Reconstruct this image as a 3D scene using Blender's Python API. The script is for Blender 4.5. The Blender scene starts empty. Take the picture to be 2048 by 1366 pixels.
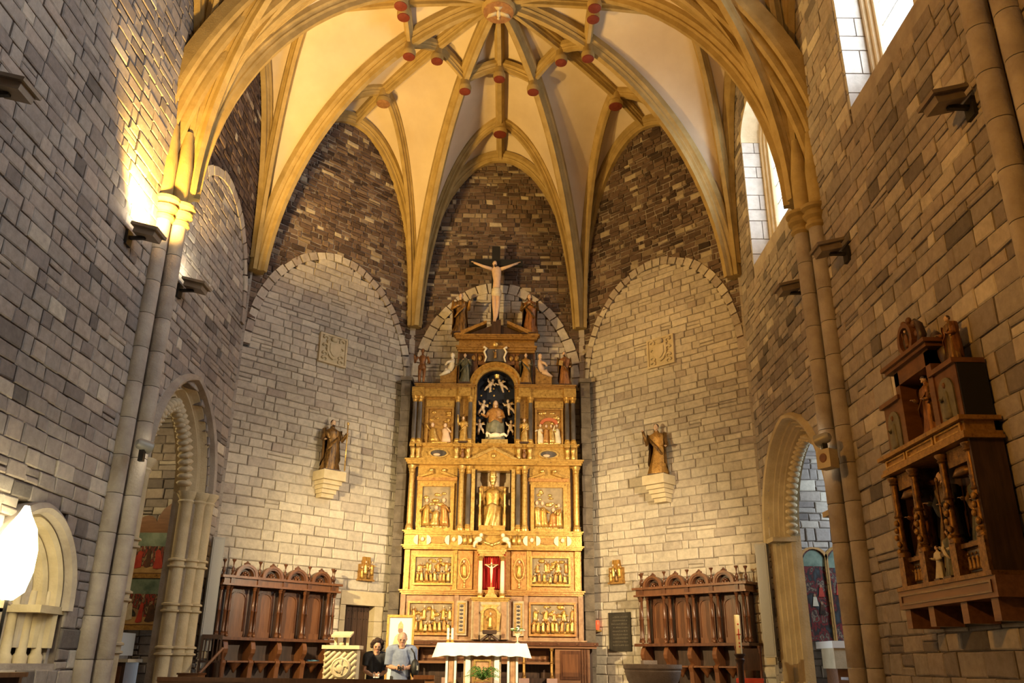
import bpy, math, random
from math import sin, cos, pi, sqrt, radians, atan2, asin, hypot
from mathutils import Vector, Matrix
random.seed(7)
SC = bpy.context.scene
COL = SC.collection

# ------------------------------------------------------------------ camera
def make_camera():
    cd = bpy.data.cameras.new('camera'); co = bpy.data.objects.new('camera', cd); COL.objects.link(co)
    cd.sensor_width = 36.0; cd.lens = 1680.0 / 2048.0 * 36.0; cd.clip_end = 200; cd.clip_start = 0.05
    p, r = radians(21.06), radians(0.65)
    right = Vector((1, 0, 0)); fwd = Vector((0, cos(p), sin(p))); up = right.cross(fwd)
    R = right * cos(r) + up * sin(r); U = up * cos(r) - right * sin(r)
    m = Matrix((R, U, -fwd)).transposed().to_4x4(); m.translation = Vector((0.42, 0, 1.6))
    co.matrix_world = m; SC.camera = co
CAMPOS = Vector((0.42, 0, 1.6))
make_camera()
# ------------------------------------------------------------------ world, exposure
w = bpy.data.worlds.new('daylight'); SC.world = w; w.use_nodes = True
w.node_tree.nodes['Background'].inputs[0].default_value = (0.86, 0.93, 1.0, 1)
w.node_tree.nodes['Background'].inputs[1].default_value = 4.0
vs = SC.view_settings
vs.view_transform = 'Standard'; vs.look = 'None'; vs.gamma = 1.0; vs.use_curve_mapping = False; vs.exposure = 0.0
def aim(o, loc, target):
    o.location = loc; d = Vector(target) - Vector(loc)
    o.rotation_euler = d.to_track_quat('-Z', 'Y').to_euler()
def light(name, typ, loc, target, color, power, parent=None, **kw):
    l = bpy.data.lights.new(name, typ); l.color = color; l.energy = power
    for k, v in kw.items(): setattr(l, k, v)
    o = bpy.data.objects.new(name, l); COL.objects.link(o); aim(o, loc, target)
    return o
# daylight entering through the clerestory windows of the right wall (three bays)
DAY = (0.80, 0.90, 1.0)
for wy, pw in ((16.0, 380), (10.1, 820), (4.0, 900)):
    light('window_daylight', 'AREA', (7.15, wy, 12.4), (-6, wy, 8.0), DAY, pw, shape='RECTANGLE', size=2.7, size_y=3.8)
WARM = (1.0, 0.66, 0.26); AMBER = (1.0, 0.55, 0.13); SOFT = (1.0, 0.80, 0.52)

# ------------------------------------------------------------------ mesh helpers
class MB:
    def __init__(s): s.v = []; s.f = []; s.mi = []; s.tone = []; s.cur = 0; s.t = 0.5
    def add(s, vs, fs):
        o = len(s.v); s.v.extend(vs); s.tone.extend([s.t] * len(vs))
        for f in fs: s.f.append(tuple(i + o for i in f)); s.mi.append(s.cur)
        return s
    def box(s, c, d, rz=0, ry=0, rx=0):
        x, y, z = d[0] / 2, d[1] / 2, d[2] / 2
        P = [Vector((a * x, b * y, e * z)) for e in (-1, 1) for b in (-1, 1) for a in (-1, 1)]
        if rz or ry or rx:
            m = Matrix.Rotation(rz, 3, 'Z') @ Matrix.Rotation(ry, 3, 'Y') @ Matrix.Rotation(rx, 3, 'X')
            P = [m @ q for q in P]
        c = Vector(c)
        return s.add([tuple(q + c) for q in P], [(0, 2, 3, 1), (4, 5, 7, 6), (0, 1, 5, 4), (2, 6, 7, 3), (0, 4, 6, 2), (1, 3, 7, 5)])
    def b2(s, x0, x1, y0, y1, z0, z1):
        return s.box(((x0 + x1) / 2, (y0 + y1) / 2, (z0 + z1) / 2), (abs(x1 - x0), abs(y1 - y0), abs(z1 - z0)))
    def lathe(s, prof, c=(0, 0, 0), n=16, sx=1, sy=1, m=None, fold=None):
        c = Vector(c); vs = []
        for k, (r, z) in enumerate(prof):
            for i in range(n):
                a = 2 * pi * i / n; rr = r * (fold(a, z) if fold else 1)
                q = Vector((rr * cos(a) * sx, rr * sin(a) * sy, z))
                if m: q = m @ q
                vs.append(tuple(q + c))
        fs = []
        for k in range(len(prof) - 1):
            for i in range(n):
                j = (i + 1) % n; fs.append((k * n + i, k * n + j, (k + 1) * n + j, (k + 1) * n + i))
        fs.append(tuple(range(n - 1, -1, -1))); L = (len(prof) - 1) * n; fs.append(tuple(range(L, L + n)))
        return s.add(vs, fs)
    def ell(s, c, r, n=10, k=7, m=None):
        c = Vector(c); vs = []; fs = []
        for j in range(1, k):
            b = -pi / 2 + pi * j / k
            for i in range(n):
                a = 2 * pi * i / n; q = Vector((r[0] * cos(b) * cos(a), r[1] * cos(b) * sin(a), r[2] * sin(b)))
                if m: q = m @ q
                vs.append(tuple(q + c))
        B = Vector((0, 0, -r[2])); T = Vector((0, 0, r[2]))
        if m: B = m @ B; T = m @ T
        vs += [tuple(B + c), tuple(T + c)]; nb = len(vs) - 2
        for j in range(k - 2):
            for i in range(n):
                q = (i + 1) % n; fs.append((j * n + i, j * n + q, (j + 1) * n + q, (j + 1) * n + i))
        for i in range(n):
            q = (i + 1) % n; fs.append((nb, q, i)); fs.append((nb + 1, (k - 2) * n + i, (k - 2) * n + q))
        return s.add(vs, fs)
    def tube(s, pts, rad, n=8, flat=1.0):
        P = [Vector(p) for p in pts]
        if not isinstance(rad, (list, tuple)): rad = [rad] * len(P)
        vs = []; prev = None
        for i, p in enumerate(P):
            t = (P[min(i + 1, len(P) - 1)] - P[max(i - 1, 0)]).normalized()
            if prev is None:
                a = Vector((0, 0, 1)) if abs(t.z) < .9 else Vector((0, 1, 0)); e = t.cross(a).normalized()
            else:
                e = (prev - t * prev.dot(t)).normalized()
            prev = e; g = t.cross(e)
            for k in range(n):
                a = 2 * pi * k / n; vs.append(tuple(p + (e * cos(a) + g * sin(a) * flat) * rad[i]))
        fs = []
        for i in range(len(P) - 1):
            for k in range(n):
                q = (k + 1) % n; fs.append((i * n + k, i * n + q, (i + 1) * n + q, (i + 1) * n + k))
        fs.append(tuple(range(n - 1, -1, -1))); L = (len(P) - 1) * n; fs.append(tuple(range(L, L + n)))
        return s.add(vs, fs)
    def prism(s, poly, y0, y1):          # poly in (x,z), extruded along y
        n = len(poly)
        vs = [(x, y0, z) for x, z in poly] + [(x, y1, z) for x, z in poly]
        fs = [tuple(range(n)), tuple(range(2 * n - 1, n - 1, -1))]
        for i in range(n):
            j = (i + 1) % n; fs.append((i, i + n, j + n, j))
        return s.add(vs, fs)
    def ring(s, outer, inner, y0, y1, closed=False):   # band between two (x,z) polylines
        n = len(outer); vs = []
        for P, y in ((outer, y0), (inner, y0), (inner, y1), (outer, y1)): vs += [(x, y, z) for x, z in P]
        fs = []
        R = n if closed else n - 1
        for i in range(R):
            j = (i + 1) % n
            for a in range(4):
                b = (a + 1) % 4; fs.append((a * n + i, a * n + j, b * n + j, b * n + i))
        if not closed: fs += [(0, n, 2 * n, 3 * n), (n - 1, 4 * n - 1, 3 * n - 1, 2 * n - 1)]
        return s.add(vs, fs)
    def sweep(s, prof, frames, closed=False, cap=True):  # prof [(a,b)], frames [(pos, A, B)]
        n = len(prof); vs = []
        for p, A, B in frames:
            for a, b in prof: vs.append(tuple(p + A * a + B * b))
        fs = []; m = len(frames)
        for i in range(m if closed else m - 1):
            j = (i + 1) % m
            for k in range(n):
                q = (k + 1) % n; fs.append((i * n + k, i * n + q, j * n + q, j * n + k))
        if cap and not closed: fs += [tuple(range(n - 1, -1, -1)), tuple(range((m - 1) * n, m * n))]
        return s.add(vs, fs)
    def grid(s, fn, nu, nv):
        vs = [tuple(fn(i / nu, j / nv)) for i in range(nu + 1) for j in range(nv + 1)]
        fs = [(i * (nv + 1) + j, (i + 1) * (nv + 1) + j, (i + 1) * (nv + 1) + j + 1, i * (nv + 1) + j + 1) for i in range(nu) for j in range(nv)]
        return s.add(vs, fs)
    def mesh(s, name, mats, smooth=False):
        me = bpy.data.meshes.new(name); me.from_pydata(s.v, [], s.f)
        for m in (mats if isinstance(mats, (list, tuple)) else [mats]): me.materials.append(m)
        if any(s.mi): me.polygons.foreach_set('material_index', s.mi)
        at = me.attributes.new('tone', 'FLOAT', 'POINT'); at.data.foreach_set('value', s.tone)
        if smooth is True: me.polygons.foreach_set('use_smooth', [True] * len(s.f))
        me.update()
        if smooth == 'auto':
            me.polygons.foreach_set('use_smooth', [True] * len(s.f)); me.set_sharp_from_angle(angle=radians(38))
        return me
    def build(s, name, mats, parent=None, smooth=False, loc=None, rz=None):
        o = bpy.data.objects.new(name, s.mesh(name, mats, smooth)); COL.objects.link(o)
        if parent: o.parent = parent
        if loc is not None: o.location = loc
        if rz is not None: o.rotation_euler = (0, 0, rz)
        return o
def new(name, me, parent=None, loc=(0, 0, 0), rot=(0, 0, 0), scale=(1, 1, 1)):
    o = bpy.data.objects.new(name, me); COL.objects.link(o); o.parent = parent; o.location = loc; o.rotation_euler = rot; o.scale = scale
    return o
def tag(o, label, cat, group=None):
    o['label'] = label; o['category'] = cat
    if group: o['group'] = group
    return o
def thing(name, label, cat, loc=(0, 0, 0), rz=0, group=None):
    o = bpy.data.objects.new(name, None); COL.objects.link(o); o.location = loc; o.rotation_euler = (0, 0, rz); o.empty_display_size = .1
    return tag(o, label, cat, group)
def struct(o): o['kind'] = 'structure'; return o
def stuff(o): o['kind'] = 'stuff'; return o
def copy_tree(o, parent=None):
    c = o.copy(); COL.objects.link(c); c.parent = parent
    for ch in list(o.children): copy_tree(ch, c)
    return c
def lerp(a, b, t): return a + (b - a) * t

# ------------------------------------------------------------------ materials
def nodes(name):
    m = bpy.data.materials.new(name); m.use_nodes = True; nt = m.node_tree; b = nt.nodes['Principled BSDF']
    return m, nt, b
def N(nt, t, **kw):
    n = nt.nodes.new(t)
    for k, v in kw.items():
        if k in n.inputs: n.inputs[k].default_value = v
        else: setattr(n, k, v)
    return n
def ramp(nt, stops):
    r = nt.nodes.new('ShaderNodeValToRGB'); e = r.color_ramp.elements
    while len(e) < len(stops): e.new(0.5)
    for i, (p, c) in enumerate(stops): e[i].position = p; e[i].color = (*c, 1)
    return r
def mat(name, c1, c2=None, rough=.6, metal=0, scale=8, bump=0, bscale=None, stretch=None, spec=.4, emis=None, estr=0, detail=4):
    m, nt, b = nodes(name); L = nt.links
    b.inputs['Roughness'].default_value = rough; b.inputs['Metallic'].default_value = metal; b.inputs['Specular IOR Level'].default_value = spec
    tc = N(nt, 'ShaderNodeTexCoord'); src = tc.outputs['Object']
    if stretch:
        mp = N(nt, 'ShaderNodeMapping'); mp.inputs['Scale'].default_value = stretch; L.new(src, mp.inputs[0]); src = mp.outputs[0]
    if c2:
        no = N(nt, 'ShaderNodeTexNoise', Scale=scale, Detail=detail, Roughness=.6); L.new(src, no.inputs['Vector'])
        r = ramp(nt, [(.32, c1), (.68, c2)]); L.new(no.outputs[0], r.inputs[0]); L.new(r.outputs[0], b.inputs['Base Color'])
    else: b.inputs['Base Color'].default_value = (*c1, 1)
    if bump:
        nb = N(nt, 'ShaderNodeTexNoise', Scale=bscale or scale * 3, Detail=5); L.new(src, nb.inputs['Vector'])
        bu = N(nt, 'ShaderNodeBump', Strength=bump, Distance=.03); L.new(nb.outputs[0], bu.inputs['Height']); L.new(bu.outputs[0], b.inputs['Normal'])
    if emis: b.inputs['Emission Color'].default_value = (*emis, 1); b.inputs['Emission Strength'].default_value = estr
    return m
def stone_mat(name, stops, rough=.85, bump=.35, nscale=9.0, var=.35):
    m, nt, b = nodes(name); L = nt.links
    at = N(nt, 'ShaderNodeAttribute', attribute_name='tone'); r = ramp(nt, stops); L.new(at.outputs['Fac'], r.inputs[0])
    ge = N(nt, 'ShaderNodeNewGeometry')
    no = N(nt, 'ShaderNodeTexNoise', Scale=nscale, Detail=6, Roughness=.65); L.new(ge.outputs['Position'], no.inputs['Vector'])
    no2 = N(nt, 'ShaderNodeTexNoise', Scale=.55, Detail=4); L.new(ge.outputs['Position'], no2.inputs['Vector'])
    ad = N(nt, 'ShaderNodeMath', operation='ADD'); L.new(no.outputs[0], ad.inputs[0]); L.new(no2.outputs[0], ad.inputs[1])
    mr = N(nt, 'ShaderNodeMapRange'); mr.inputs[1].default_value = .6; mr.inputs[2].default_value = 1.4; mr.inputs[3].default_value = 1 - var; mr.inputs[4].default_value = 1 + var
    L.new(ad.outputs[0], mr.inputs[0])
    mx = N(nt, 'ShaderNodeVectorMath', operation='SCALE'); L.new(r.outputs[0], mx.inputs[0]); L.new(mr.outputs[0], mx.inputs['Scale'])
    L.new(mx.outputs[0], b.inputs['Base Color']); b.inputs['Roughness'].default_value = rough; b.inputs['Specular IOR Level'].default_value = .25
    bu = N(nt, 'ShaderNodeBump', Strength=bump, Distance=.03); n3 = N(nt, 'ShaderNodeTexNoise', Scale=22, Detail=6, Roughness=.7); L.new(ge.outputs['Position'], n3.inputs['Vector'])
    L.new(n3.outputs[0], bu.inputs['Height']); L.new(bu.outputs[0], b.inputs['Normal'])
    return m
def gold_mat(name, c1, c2, dirt, rough=.34, metal=.75, scale=14):
    m, nt, b = nodes(name); L = nt.links; tc = N(nt, 'ShaderNodeTexCoord')
    no = N(nt, 'ShaderNodeTexNoise', Scale=scale, Detail=6, Roughness=.7); L.new(tc.outputs['Object'], no.inputs['Vector'])
    r = ramp(nt, [(.30, dirt), (.42, c1), (.62, c2)]); L.new(no.outputs[0], r.inputs[0]); L.new(r.outputs[0], b.inputs['Base Color'])
    b.inputs['Roughness'].default_value = rough; b.inputs['Metallic'].default_value = metal
    bu = N(nt, 'ShaderNodeBump', Strength=.25, Distance=.02); n2 = N(nt, 'ShaderNodeTexNoise', Scale=scale * 3, Detail=4); L.new(tc.outputs['Object'], n2.inputs['Vector'])
    L.new(n2.outputs[0], bu.inputs['Height']); L.new(bu.outputs[0], b.inputs['Normal'])
    return m
M = {}
M['ashlar'] = stone_mat('ashlar_stone', [(0, (.15, .13, .115)), (.22, (.26, .22, .195)), (.45, (.33, .29, .25)), (.62, (.345, .285, .24)), (.8, (.44, .385, .315)), (1, (.55, .49, .395))])
M['rubble'] = stone_mat('rubble_stone', [(0, (.05, .032, .024)), (.4, (.11, .07, .05)), (.7, (.16, .105, .075)), (.9, (.25, .19, .13)), (1, (.42, .35, .25))], bump=.6)
M['mortar'] = mat('mortar', (.13, .10, .08), (.22, .18, .15), .95, scale=5, bump=.3, bscale=40)
M['mortar_pale'] = mat('pale_mortar', (.24, .20, .16), (.34, .29, .24), .95, scale=5, bump=.3, bscale=40)
M['sand'] = mat('dressed_sandstone', (.46, .37, .22), (.60, .50, .32), .8, scale=3, bump=.25, bscale=30)
M['sand_grey'] = mat('grey_sandstone', (.30, .25, .21), (.46, .40, .33), .85, scale=2.2, bump=.3, bscale=26)
M['sand_pale'] = mat('pale_sandstone', (.48, .39, .24), (.60, .50, .33), .75, scale=4, bump=.15, bscale=30)
M['plaster'] = mat('vault_plaster', (.58, .47, .33), (.68, .57, .42), .9, scale=.8, bump=.08, bscale=10)
M['boss_red'] = mat('red_painted_boss', (.13, .02, .01), (.18, .035, .015), .6, scale=10)
M['rib'] = mat('rib_sandstone', (.30, .205, .07), (.42, .30, .12), .8, scale=3, bump=.25, bscale=30)
M['boss_brown'] = mat('brown_boss', (.22, .10, .04), (.35, .18, .07), .7, scale=10)
M['gold'] = gold_mat('gilding', (.44, .25, .055), (.62, .38, .10), (.13, .06, .018), metal=.5)
M['gold_pale'] = gold_mat('pale_gilding', (.60, .38, .11), (.80, .56, .20), (.26, .13, .04))
M['gold_dark'] = gold_mat('worn_gilding', (.30, .155, .035), (.44, .24, .06), (.08, .035, .014), rough=.45, metal=.45)
M['gold_red'] = gold_mat('reddish_gilding', (.42, .19, .05), (.56, .30, .09), (.20, .06, .025), metal=.4)
M['black_col'] = mat('dark_marbled_wood', (.05, .04, .035), (.13, .11, .10), .35, scale=6, stretch=(1, 1, .3))
M['navy'] = mat('night_blue_niche', (.006, .008, .015), (.012, .014, .025), .7, scale=4)
M['marble_red'] = mat('mottled_red_marble', (.28, .145, .075), (.46, .29, .16), .35, scale=9)
M['marble_pale'] = mat('mottled_pale_marble', (.40, .29, .17), (.56, .44, .29), .35, scale=9)
M['flesh'] = mat('painted_flesh', (.60, .40, .26), (.70, .49, .33), .5, scale=10)
M['skin'] = mat('skin', (.40, .22, .14), (.47, .27, .175), .5, scale=12)
M['ivory'] = mat('ivory_carving', (.78, .66, .46), (.88, .78, .58), .45, scale=12)
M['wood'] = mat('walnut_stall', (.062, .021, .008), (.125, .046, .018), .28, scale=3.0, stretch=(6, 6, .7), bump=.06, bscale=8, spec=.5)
M['wood_lit'] = mat('walnut_panel', (.10, .036, .013), (.17, .066, .024), .30, scale=3.0, stretch=(6, 6, .6), bump=.05, bscale=8, spec=.5)  # lighter copy of the stall walnut, its lit look put in the colour
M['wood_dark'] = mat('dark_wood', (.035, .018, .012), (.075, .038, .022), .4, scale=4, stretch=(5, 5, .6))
M['wood_mid'] = mat('chestnut_wood', (.16, .07, .028), (.25, .115, .05), .42, scale=3, stretch=(.7, 5, 5))
M['wood_gold'] = mat('honey_wood', (.40, .20, .06), (.52, .28, .09), .45, scale=3, stretch=(5, 5, .7))
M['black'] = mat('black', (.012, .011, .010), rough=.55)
M['iron'] = mat('iron', (.03, .027, .024), (.05, .045, .04), .5, .6, scale=12)
M['grey_metal'] = mat('grey_painted_metal', (.30, .29, .27), (.36, .35, .32), .45, .2, scale=3)
M['housing'] = mat('lamp_housing', (.22, .17, .12), (.28, .22, .16), .5, .3, scale=6)
M['white'] = mat('white_cloth', (.82, .78, .70), (.90, .86, .78), .85, scale=5, bump=.1, bscale=12)
M['white_paint'] = mat('white_paint', (.80, .77, .70), rough=.6)
M['wax'] = mat('wax', (.86, .78, .58), (.92, .86, .68), .5, scale=6)
M['beige_wax'] = mat('paschal_wax', (.72, .56, .28), (.80, .64, .34), .5, scale=6)
M['red'] = mat('red_velvet', (.36, .010, .008), (.50, .02, .014), .75, scale=7, stretch=(8, 8, .5))
M['crimson'] = mat('crimson', (.50, .04, .02), (.60, .07, .03), .6, scale=6)
M['grey_stone'] = mat('grey_font_stone', (.26, .21, .18), (.37, .31, .26), .8, scale=6, bump=.3, bscale=40)
M['floor'] = mat('floor_flagstone', (.16, .12, .09), (.26, .20, .15), .5, scale=2, bump=.1)
M['glass'] = mat('window_glass', (.9, .95, 1.0), rough=.3, spec=.5, emis=(.86, .93, 1.0), estr=5.0)
M['lamp_on'] = mat('glowing_lamp', (1, .9, .7), emis=(1.0, .88, .62), estr=60)
M['green'] = mat('fern_green', (.05, .13, .02), (.12, .26, .05), .6, scale=6)
M['green_glass'] = mat('pale_glass', (.50, .56, .42), (.62, .66, .5), .2, scale=6)
# ------------------------------------------------------------------ walls of single stones
def arch_half(z, a, zs, h):                 # half width of an elliptical arch at height z
    if z <= zs: return a
    t = (z - zs) / h
    return a * sqrt(1 - t * t) if t < 1 else 0.0
def pointed_half(z, a, zs, h):
    if z <= zs: return a
    if z >= zs + h: return 0.0
    R = (a * a + h * h) / (2 * a); return max(0.0, sqrt(max(0, R * R - (z - zs) ** 2)) - (R - a))
def pointed_path(cx, a, zs, h, z0, n=10):   # from foot of one jamb over the point to the other foot
    R = (a * a + h * h) / (2 * a); th = asin(min(1, h / R)); L = [(cx - a, z0)]
    if zs > z0 + .05: L.append((cx - a, zs))
    else: L = [(cx - a, zs)]
    for i in range(1, n + 1):
        t = th * i / n; L.append((cx - a + R - R * cos(t), zs + R * sin(t)))
    Rr = [(2 * cx - x, z) for x, z in reversed(L[:-1])]
    return L + Rr
def path_frames(path, y=0.0):               # frames in a wall plane: A = outward normal in the plane, B = +y
    fr = []; n = len(path)
    for i, (x, z) in enumerate(path):
        x0, z0 = path[max(0, i - 1)]; x1, z1 = path[min(n - 1, i + 1)]
        t = Vector((x1 - x0, 0, z1 - z0)).normalized(); A = Vector((-t.z, 0, t.x))
        k = 1.0
        if 0 < i < n - 1:
            a = Vector((x - x0, 0, z - z0)).normalized(); d = max(.5, a.dot(t)); k = 1 / d
        fr.append((Vector((x, y, z)), A * k, Vector((0, 1, 0))))
    return fr
def stone_geom(x0, x1, z0, z1, proud, cx=0, cz=0, g=.008, ch=.018, jit=.012):
    r = lambda: random.uniform(-jit, jit)
    x0 += g; x1 -= g; z0 += g; z1 -= g
    ch = min(ch, (x1 - x0) * .25, (z1 - z0) * .25)
    q = [(x0, z0), (x1, z0), (x1, z1), (x0, z1)]; q = [(x + r(), z + r()) for x, z in q]
    sg = [(1, 1), (-1, 1), (-1, -1), (1, -1)]
    vs = [(x - cx, .03, z - cz) for x, z in q] + [(x - cx, -proud + .012, z - cz) for x, z in q]
    vs += [(x + sx * ch - cx, -proud + random.uniform(-.004, .004), z + sz * ch - cz) for (x, z), (sx, sz) in zip(q, sg)]
    fs = [(8, 9, 10, 11)]
    for i in range(4):
        j = (i + 1) % 4; fs.append((i, j, j + 4, i + 4)); fs.append((i + 4, j + 4, j + 8, i + 8))
    return vs, fs
class Wall:
    def __init__(s, name, loc, rz, mortar='mortar', thick=.5):
        s.mb = MB(); s.name = name; s.loc = loc; s.rz = rz; s.items = []; s.mortar = mortar; s.thick = thick
        s.m = Matrix.Translation(loc) @ Matrix.Rotation(rz, 4, 'Z')
    def back(s, x0, x1, z0, z1): s.mb.b2(x0, x1, .012, s.thick, z0, z1)
    def fill(s, z0, z1, ivals, ch=(.17, .24), wd=(.22, .60), mt='ashlar', tone=(.15, .95), proud=(.012, .03), backing=True, kink=0, seed=None, g=.008):
        rnd = random.Random(seed if seed is not None else s.name + str(z0)); z = z0
        while z < z1 - .02:
            h = rnd.uniform(*ch)
            if z + h > z1 - ch[0] * .5: h = z1 - z
            for a, b in ivals(z, z + h):
                if b - a < .04: continue
                if backing: s.back(a, b, z, z + h)
                x = a
                while x < b - .001:
                    wdt = rnd.uniform(*wd) * (1.0 if rnd.random() > .15 else .6)
                    if x + wdt > b - wd[0] * .55: wdt = b - x
                    t = min(1, max(0, rnd.gauss((tone[0] + tone[1]) / 2, (tone[1] - tone[0]) / 3.2)))
                    zz0, zz1 = z, z + h
                    if kink and rnd.random() < kink and wdt > .3 and h > .15:   # split into two thin stones
                        mid = z + h * rnd.uniform(.4, .6)
                        s.items.append((x, x + wdt, z, mid, rnd.uniform(*proud), t, mt, g)); zz0 = mid; t = rnd.uniform(*tone)
                    s.items.append((x, x + wdt, zz0, zz1, rnd.uniform(*proud), t, mt, g)); x += wdt
            z += h
    def finish(s, limit=300, keep=lambda x, z: True):
        root = struct(s.mb.build(s.name, M[s.mortar])); root.matrix_world = s.m
        sc = []
        n = s.m.to_3x3() @ Vector((0, -1, 0))
        for it in s.items:
            c = s.m @ Vector(((it[0] + it[1]) / 2, 0, (it[2] + it[3]) / 2)); d = c - CAMPOS
            sc.append(((it[1] - it[0]) * (it[3] - it[2]) * max(.02, abs(d.dot(n)) / d.length) / d.length_squared * (1 if keep((it[0] + it[1]) / 2, (it[2] + it[3]) / 2) else .01), it))
        sc.sort(key=lambda q: -q[0])
        for _, it in sc[:limit]:
            cx, cz = (it[0] + it[1]) / 2, (it[2] + it[3]) / 2
            b = MB(); b.t = it[5]; b.add(*stone_geom(*it[:5], cx, cz, it[7])); b.build('stone', M[it[6]], root, loc=(cx, 0, cz))
        rest = {}
        for _, it in sc[limit:]:
            b = rest.setdefault(it[6], MB()); b.t = it[5]; b.add(*stone_geom(*it[:5], 0, 0, it[7]))
        for k, b in rest.items(): stuff(b.build('stonework', M[k], root))
        s.root = root; return root
def voussoirs(root, arch, n, wid, proud, mt, tone=(.5, 1), depth=.05, seed=3, name='voussoir'):
    rnd = random.Random(seed)
    # arch: function t in 0..1 -> (x,z)
    for i in range(n):
        t0, t1 = i / n + .0022, (i + 1) / n - .0022
        P = []
        for t in (t0, (t0 + t1) / 2, t1):
            x, z = arch(t); xa, za = arch(max(0, t - .005)); xb, zb = arch(min(1, t + .005)); d = Vector((xb - xa, zb - za)).normalized()
            P.append(((x, z), (-d.y, d.x)))
        ww = wid * rnd.uniform(.85, 1.15)
        poly = [p for p, nn in P] + [(p[0] + nn[0] * ww, p[1] + nn[1] * ww) for p, nn in reversed(P)]
        cx, cz = P[1][0]; b = MB(); b.t = rnd.uniform(*tone)
        b.prism([(x - cx, z - cz) for x, z in poly], -proud - rnd.uniform(0, .012), depth); b.build(name, M[mt], root, loc=(cx, 0, cz))

FL0, FL1, FL2 = 0.0, 0.45, 1.15          # nave, presbytery and altar platform levels
AX, YB, YC = 2.38, 22.0, 18.43           # half width of the end wall, its position, position of the apse corners
YP = 13.87                               # axis of the pilasters
ZTOP = 17.2
def no_ops(x0, x1):
    return lambda a, b: [(x0, x1)]
def cut(x0, x1, ops):                    # ops: functions (za,zb)->list of (xa,xb) blocked
    def f(za, zb):
        iv = [(x0, x1)]
        for op in ops:
            for ba, bb in op(za, zb):
                nv = []
                for a, b in iv:
                    if bb <= a or ba >= b: nv.append((a, b)); continue
                    if ba > a: nv.append((a, ba))
                    if bb < b: nv.append((bb, b))
                iv = nv
        return iv
    return f
def op_arch(cx, half, z0, kind, a, zs, h):
    def f(za, zb):
        if zb <= z0 + .03 or za >= zs + h - .03: return []
        w = half(max(za, z0), a, zs, h); return [(cx - w, cx + w)] if w > .02 else []
    return f
def op_rect(x0, x1, z0, z1):
    return lambda za, zb: [(x0, x1)] if (zb > z0 + .03 and za < z1 - .03) else []

# blind arch in each apse wall: ashlar inside, rubble above
BA, BZ, BH = 2.30, 8.6, 2.95
def apse_wall(name, loc, rz, hw, ba, ops, seed, mortar):
    W = Wall(name, loc, rz, mortar)
    half = lambda z: arch_half(z, ba, BZ, BH)
    def inside(za, zb):
        h = half((za + zb) / 2)
        if (za + zb) / 2 < BZ: iv = [(-hw, hw)]
        else: iv = [(-h, h)] if h > .03 else []
        out = []
        for a, b in iv:
            out += cut(a, b, ops)(za, zb)
        return out
    def outside(za, zb):
        h = half((za + zb) / 2)
        return [(-hw, -h), (h, hw)] if h > .02 else [(-hw, hw)]
    W.fill(.2, 6.2, inside, ch=(.18, .25), wd=(.30, .74), tone=(.76, 1), kink=.05, seed=seed)
    W.fill(6.2, BZ + BH - .02, inside, ch=(.13, .21), wd=(.22, .60), tone=(.70, .96), kink=.07, seed=seed + 1)
    W.fill(BZ, ZTOP, outside, ch=(.085, .17), wd=(.12, .40), mt='rubble', tone=(.1, .95), proud=(.0, .04), kink=.25, seed=seed + 2, g=.011)
    return W
def arch_fn(ba, off=0.0):
    def f(t):
        a = pi * (1 - t); return (ba * cos(a), BZ + BH * sin(a))
    return f
# door_1 opening in the back-left facet, in the facet's own coordinates
DOOR = (0.98, 1.82, FL2, 2.90)
wc = apse_wall('wall_back', (0, YB, 0), 0, AX, 2.1, [], 11, 'mortar')
wall_back = wc.finish(300, lambda x, z: z > 7.2)
wl = apse_wall('wall_back_left', (-4.165, 20.215, 0), radians(45), 2.515, BA, [op_rect(DOOR[0] - .16, DOOR[1] + .27, .2, 2.98)], 21, 'mortar_pale')
wall_bl = wl.finish(300)
wr = apse_wall('wall_back_right', (4.165, 20.215, 0), radians(-45), 2.515, BA, [], 31, 'mortar_pale')
wall_br = wr.finish(300)
voussoirs(wall_back, arch_fn(2.1), 24, .26, .045, 'ashlar', (.75, 1), seed=5)
voussoirs(wall_bl, arch_fn(BA), 30, .20, .035, 'ashlar', (.6, 1), seed=6)
voussoirs(wall_br, arch_fn(BA), 30, .20, .035, 'ashlar', (.6, 1), seed=7)

# side walls: local x is the distance along the nave
DLc, DLa, DLz, DLh = 16.0, 1.52, 4.85, 1.85      # doorway of the left wall (masonry opening)
DRc, DRa, DRz, DRh = 16.25, 1.85, 4.1, 2.15      # doorway of the right wall
NIc, NIa, NIz, NIh = 11.55, 1.10, 2.35, 1.20     # tomb niche in the left wall
W1 = (14.6, 17.36, 10.22, 13.55); W2 = (8.70, 11.5, 10.22, 13.55)
LBc, LBa, LBz, LBh = 16.2, 1.95, 9.0, 2.45       # blind arch in the left wall
W = Wall('wall_left', (-5.95, 0, 0), radians(90), 'mortar')
ops = [op_arch(DLc, pointed_half, 0, 0, DLa, DLz, DLh), op_arch(NIc, pointed_half, 1.5, 0, NIa, NIz, NIh)]
bl_in = lambda za, zb: [(LBc - arch_half((za + zb) / 2, LBa, LBz, LBh), LBc + arch_half((za + zb) / 2, LBa, LBz, LBh))] if LBz < (za + zb) / 2 < LBz + LBh else []
W.back(-5.2, 7.0, 0, ZTOP)
W.fill(.0, 5.6, cut(7.0, 13.35, ops), ch=(.19, .30), wd=(.26, .72), tone=(.1, .8), kink=.08, seed=41)
W.fill(5.6, 13.0, cut(7.0, 13.35, ops), ch=(.16, .26), wd=(.24, .66), tone=(.1, .75), kink=.06, seed=42)
W.fill(13.0, ZTOP, cut(7.0, 13.35, ops), ch=(.15, .22), wd=(.22, .5), tone=(.05, .6), seed=43)
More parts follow.
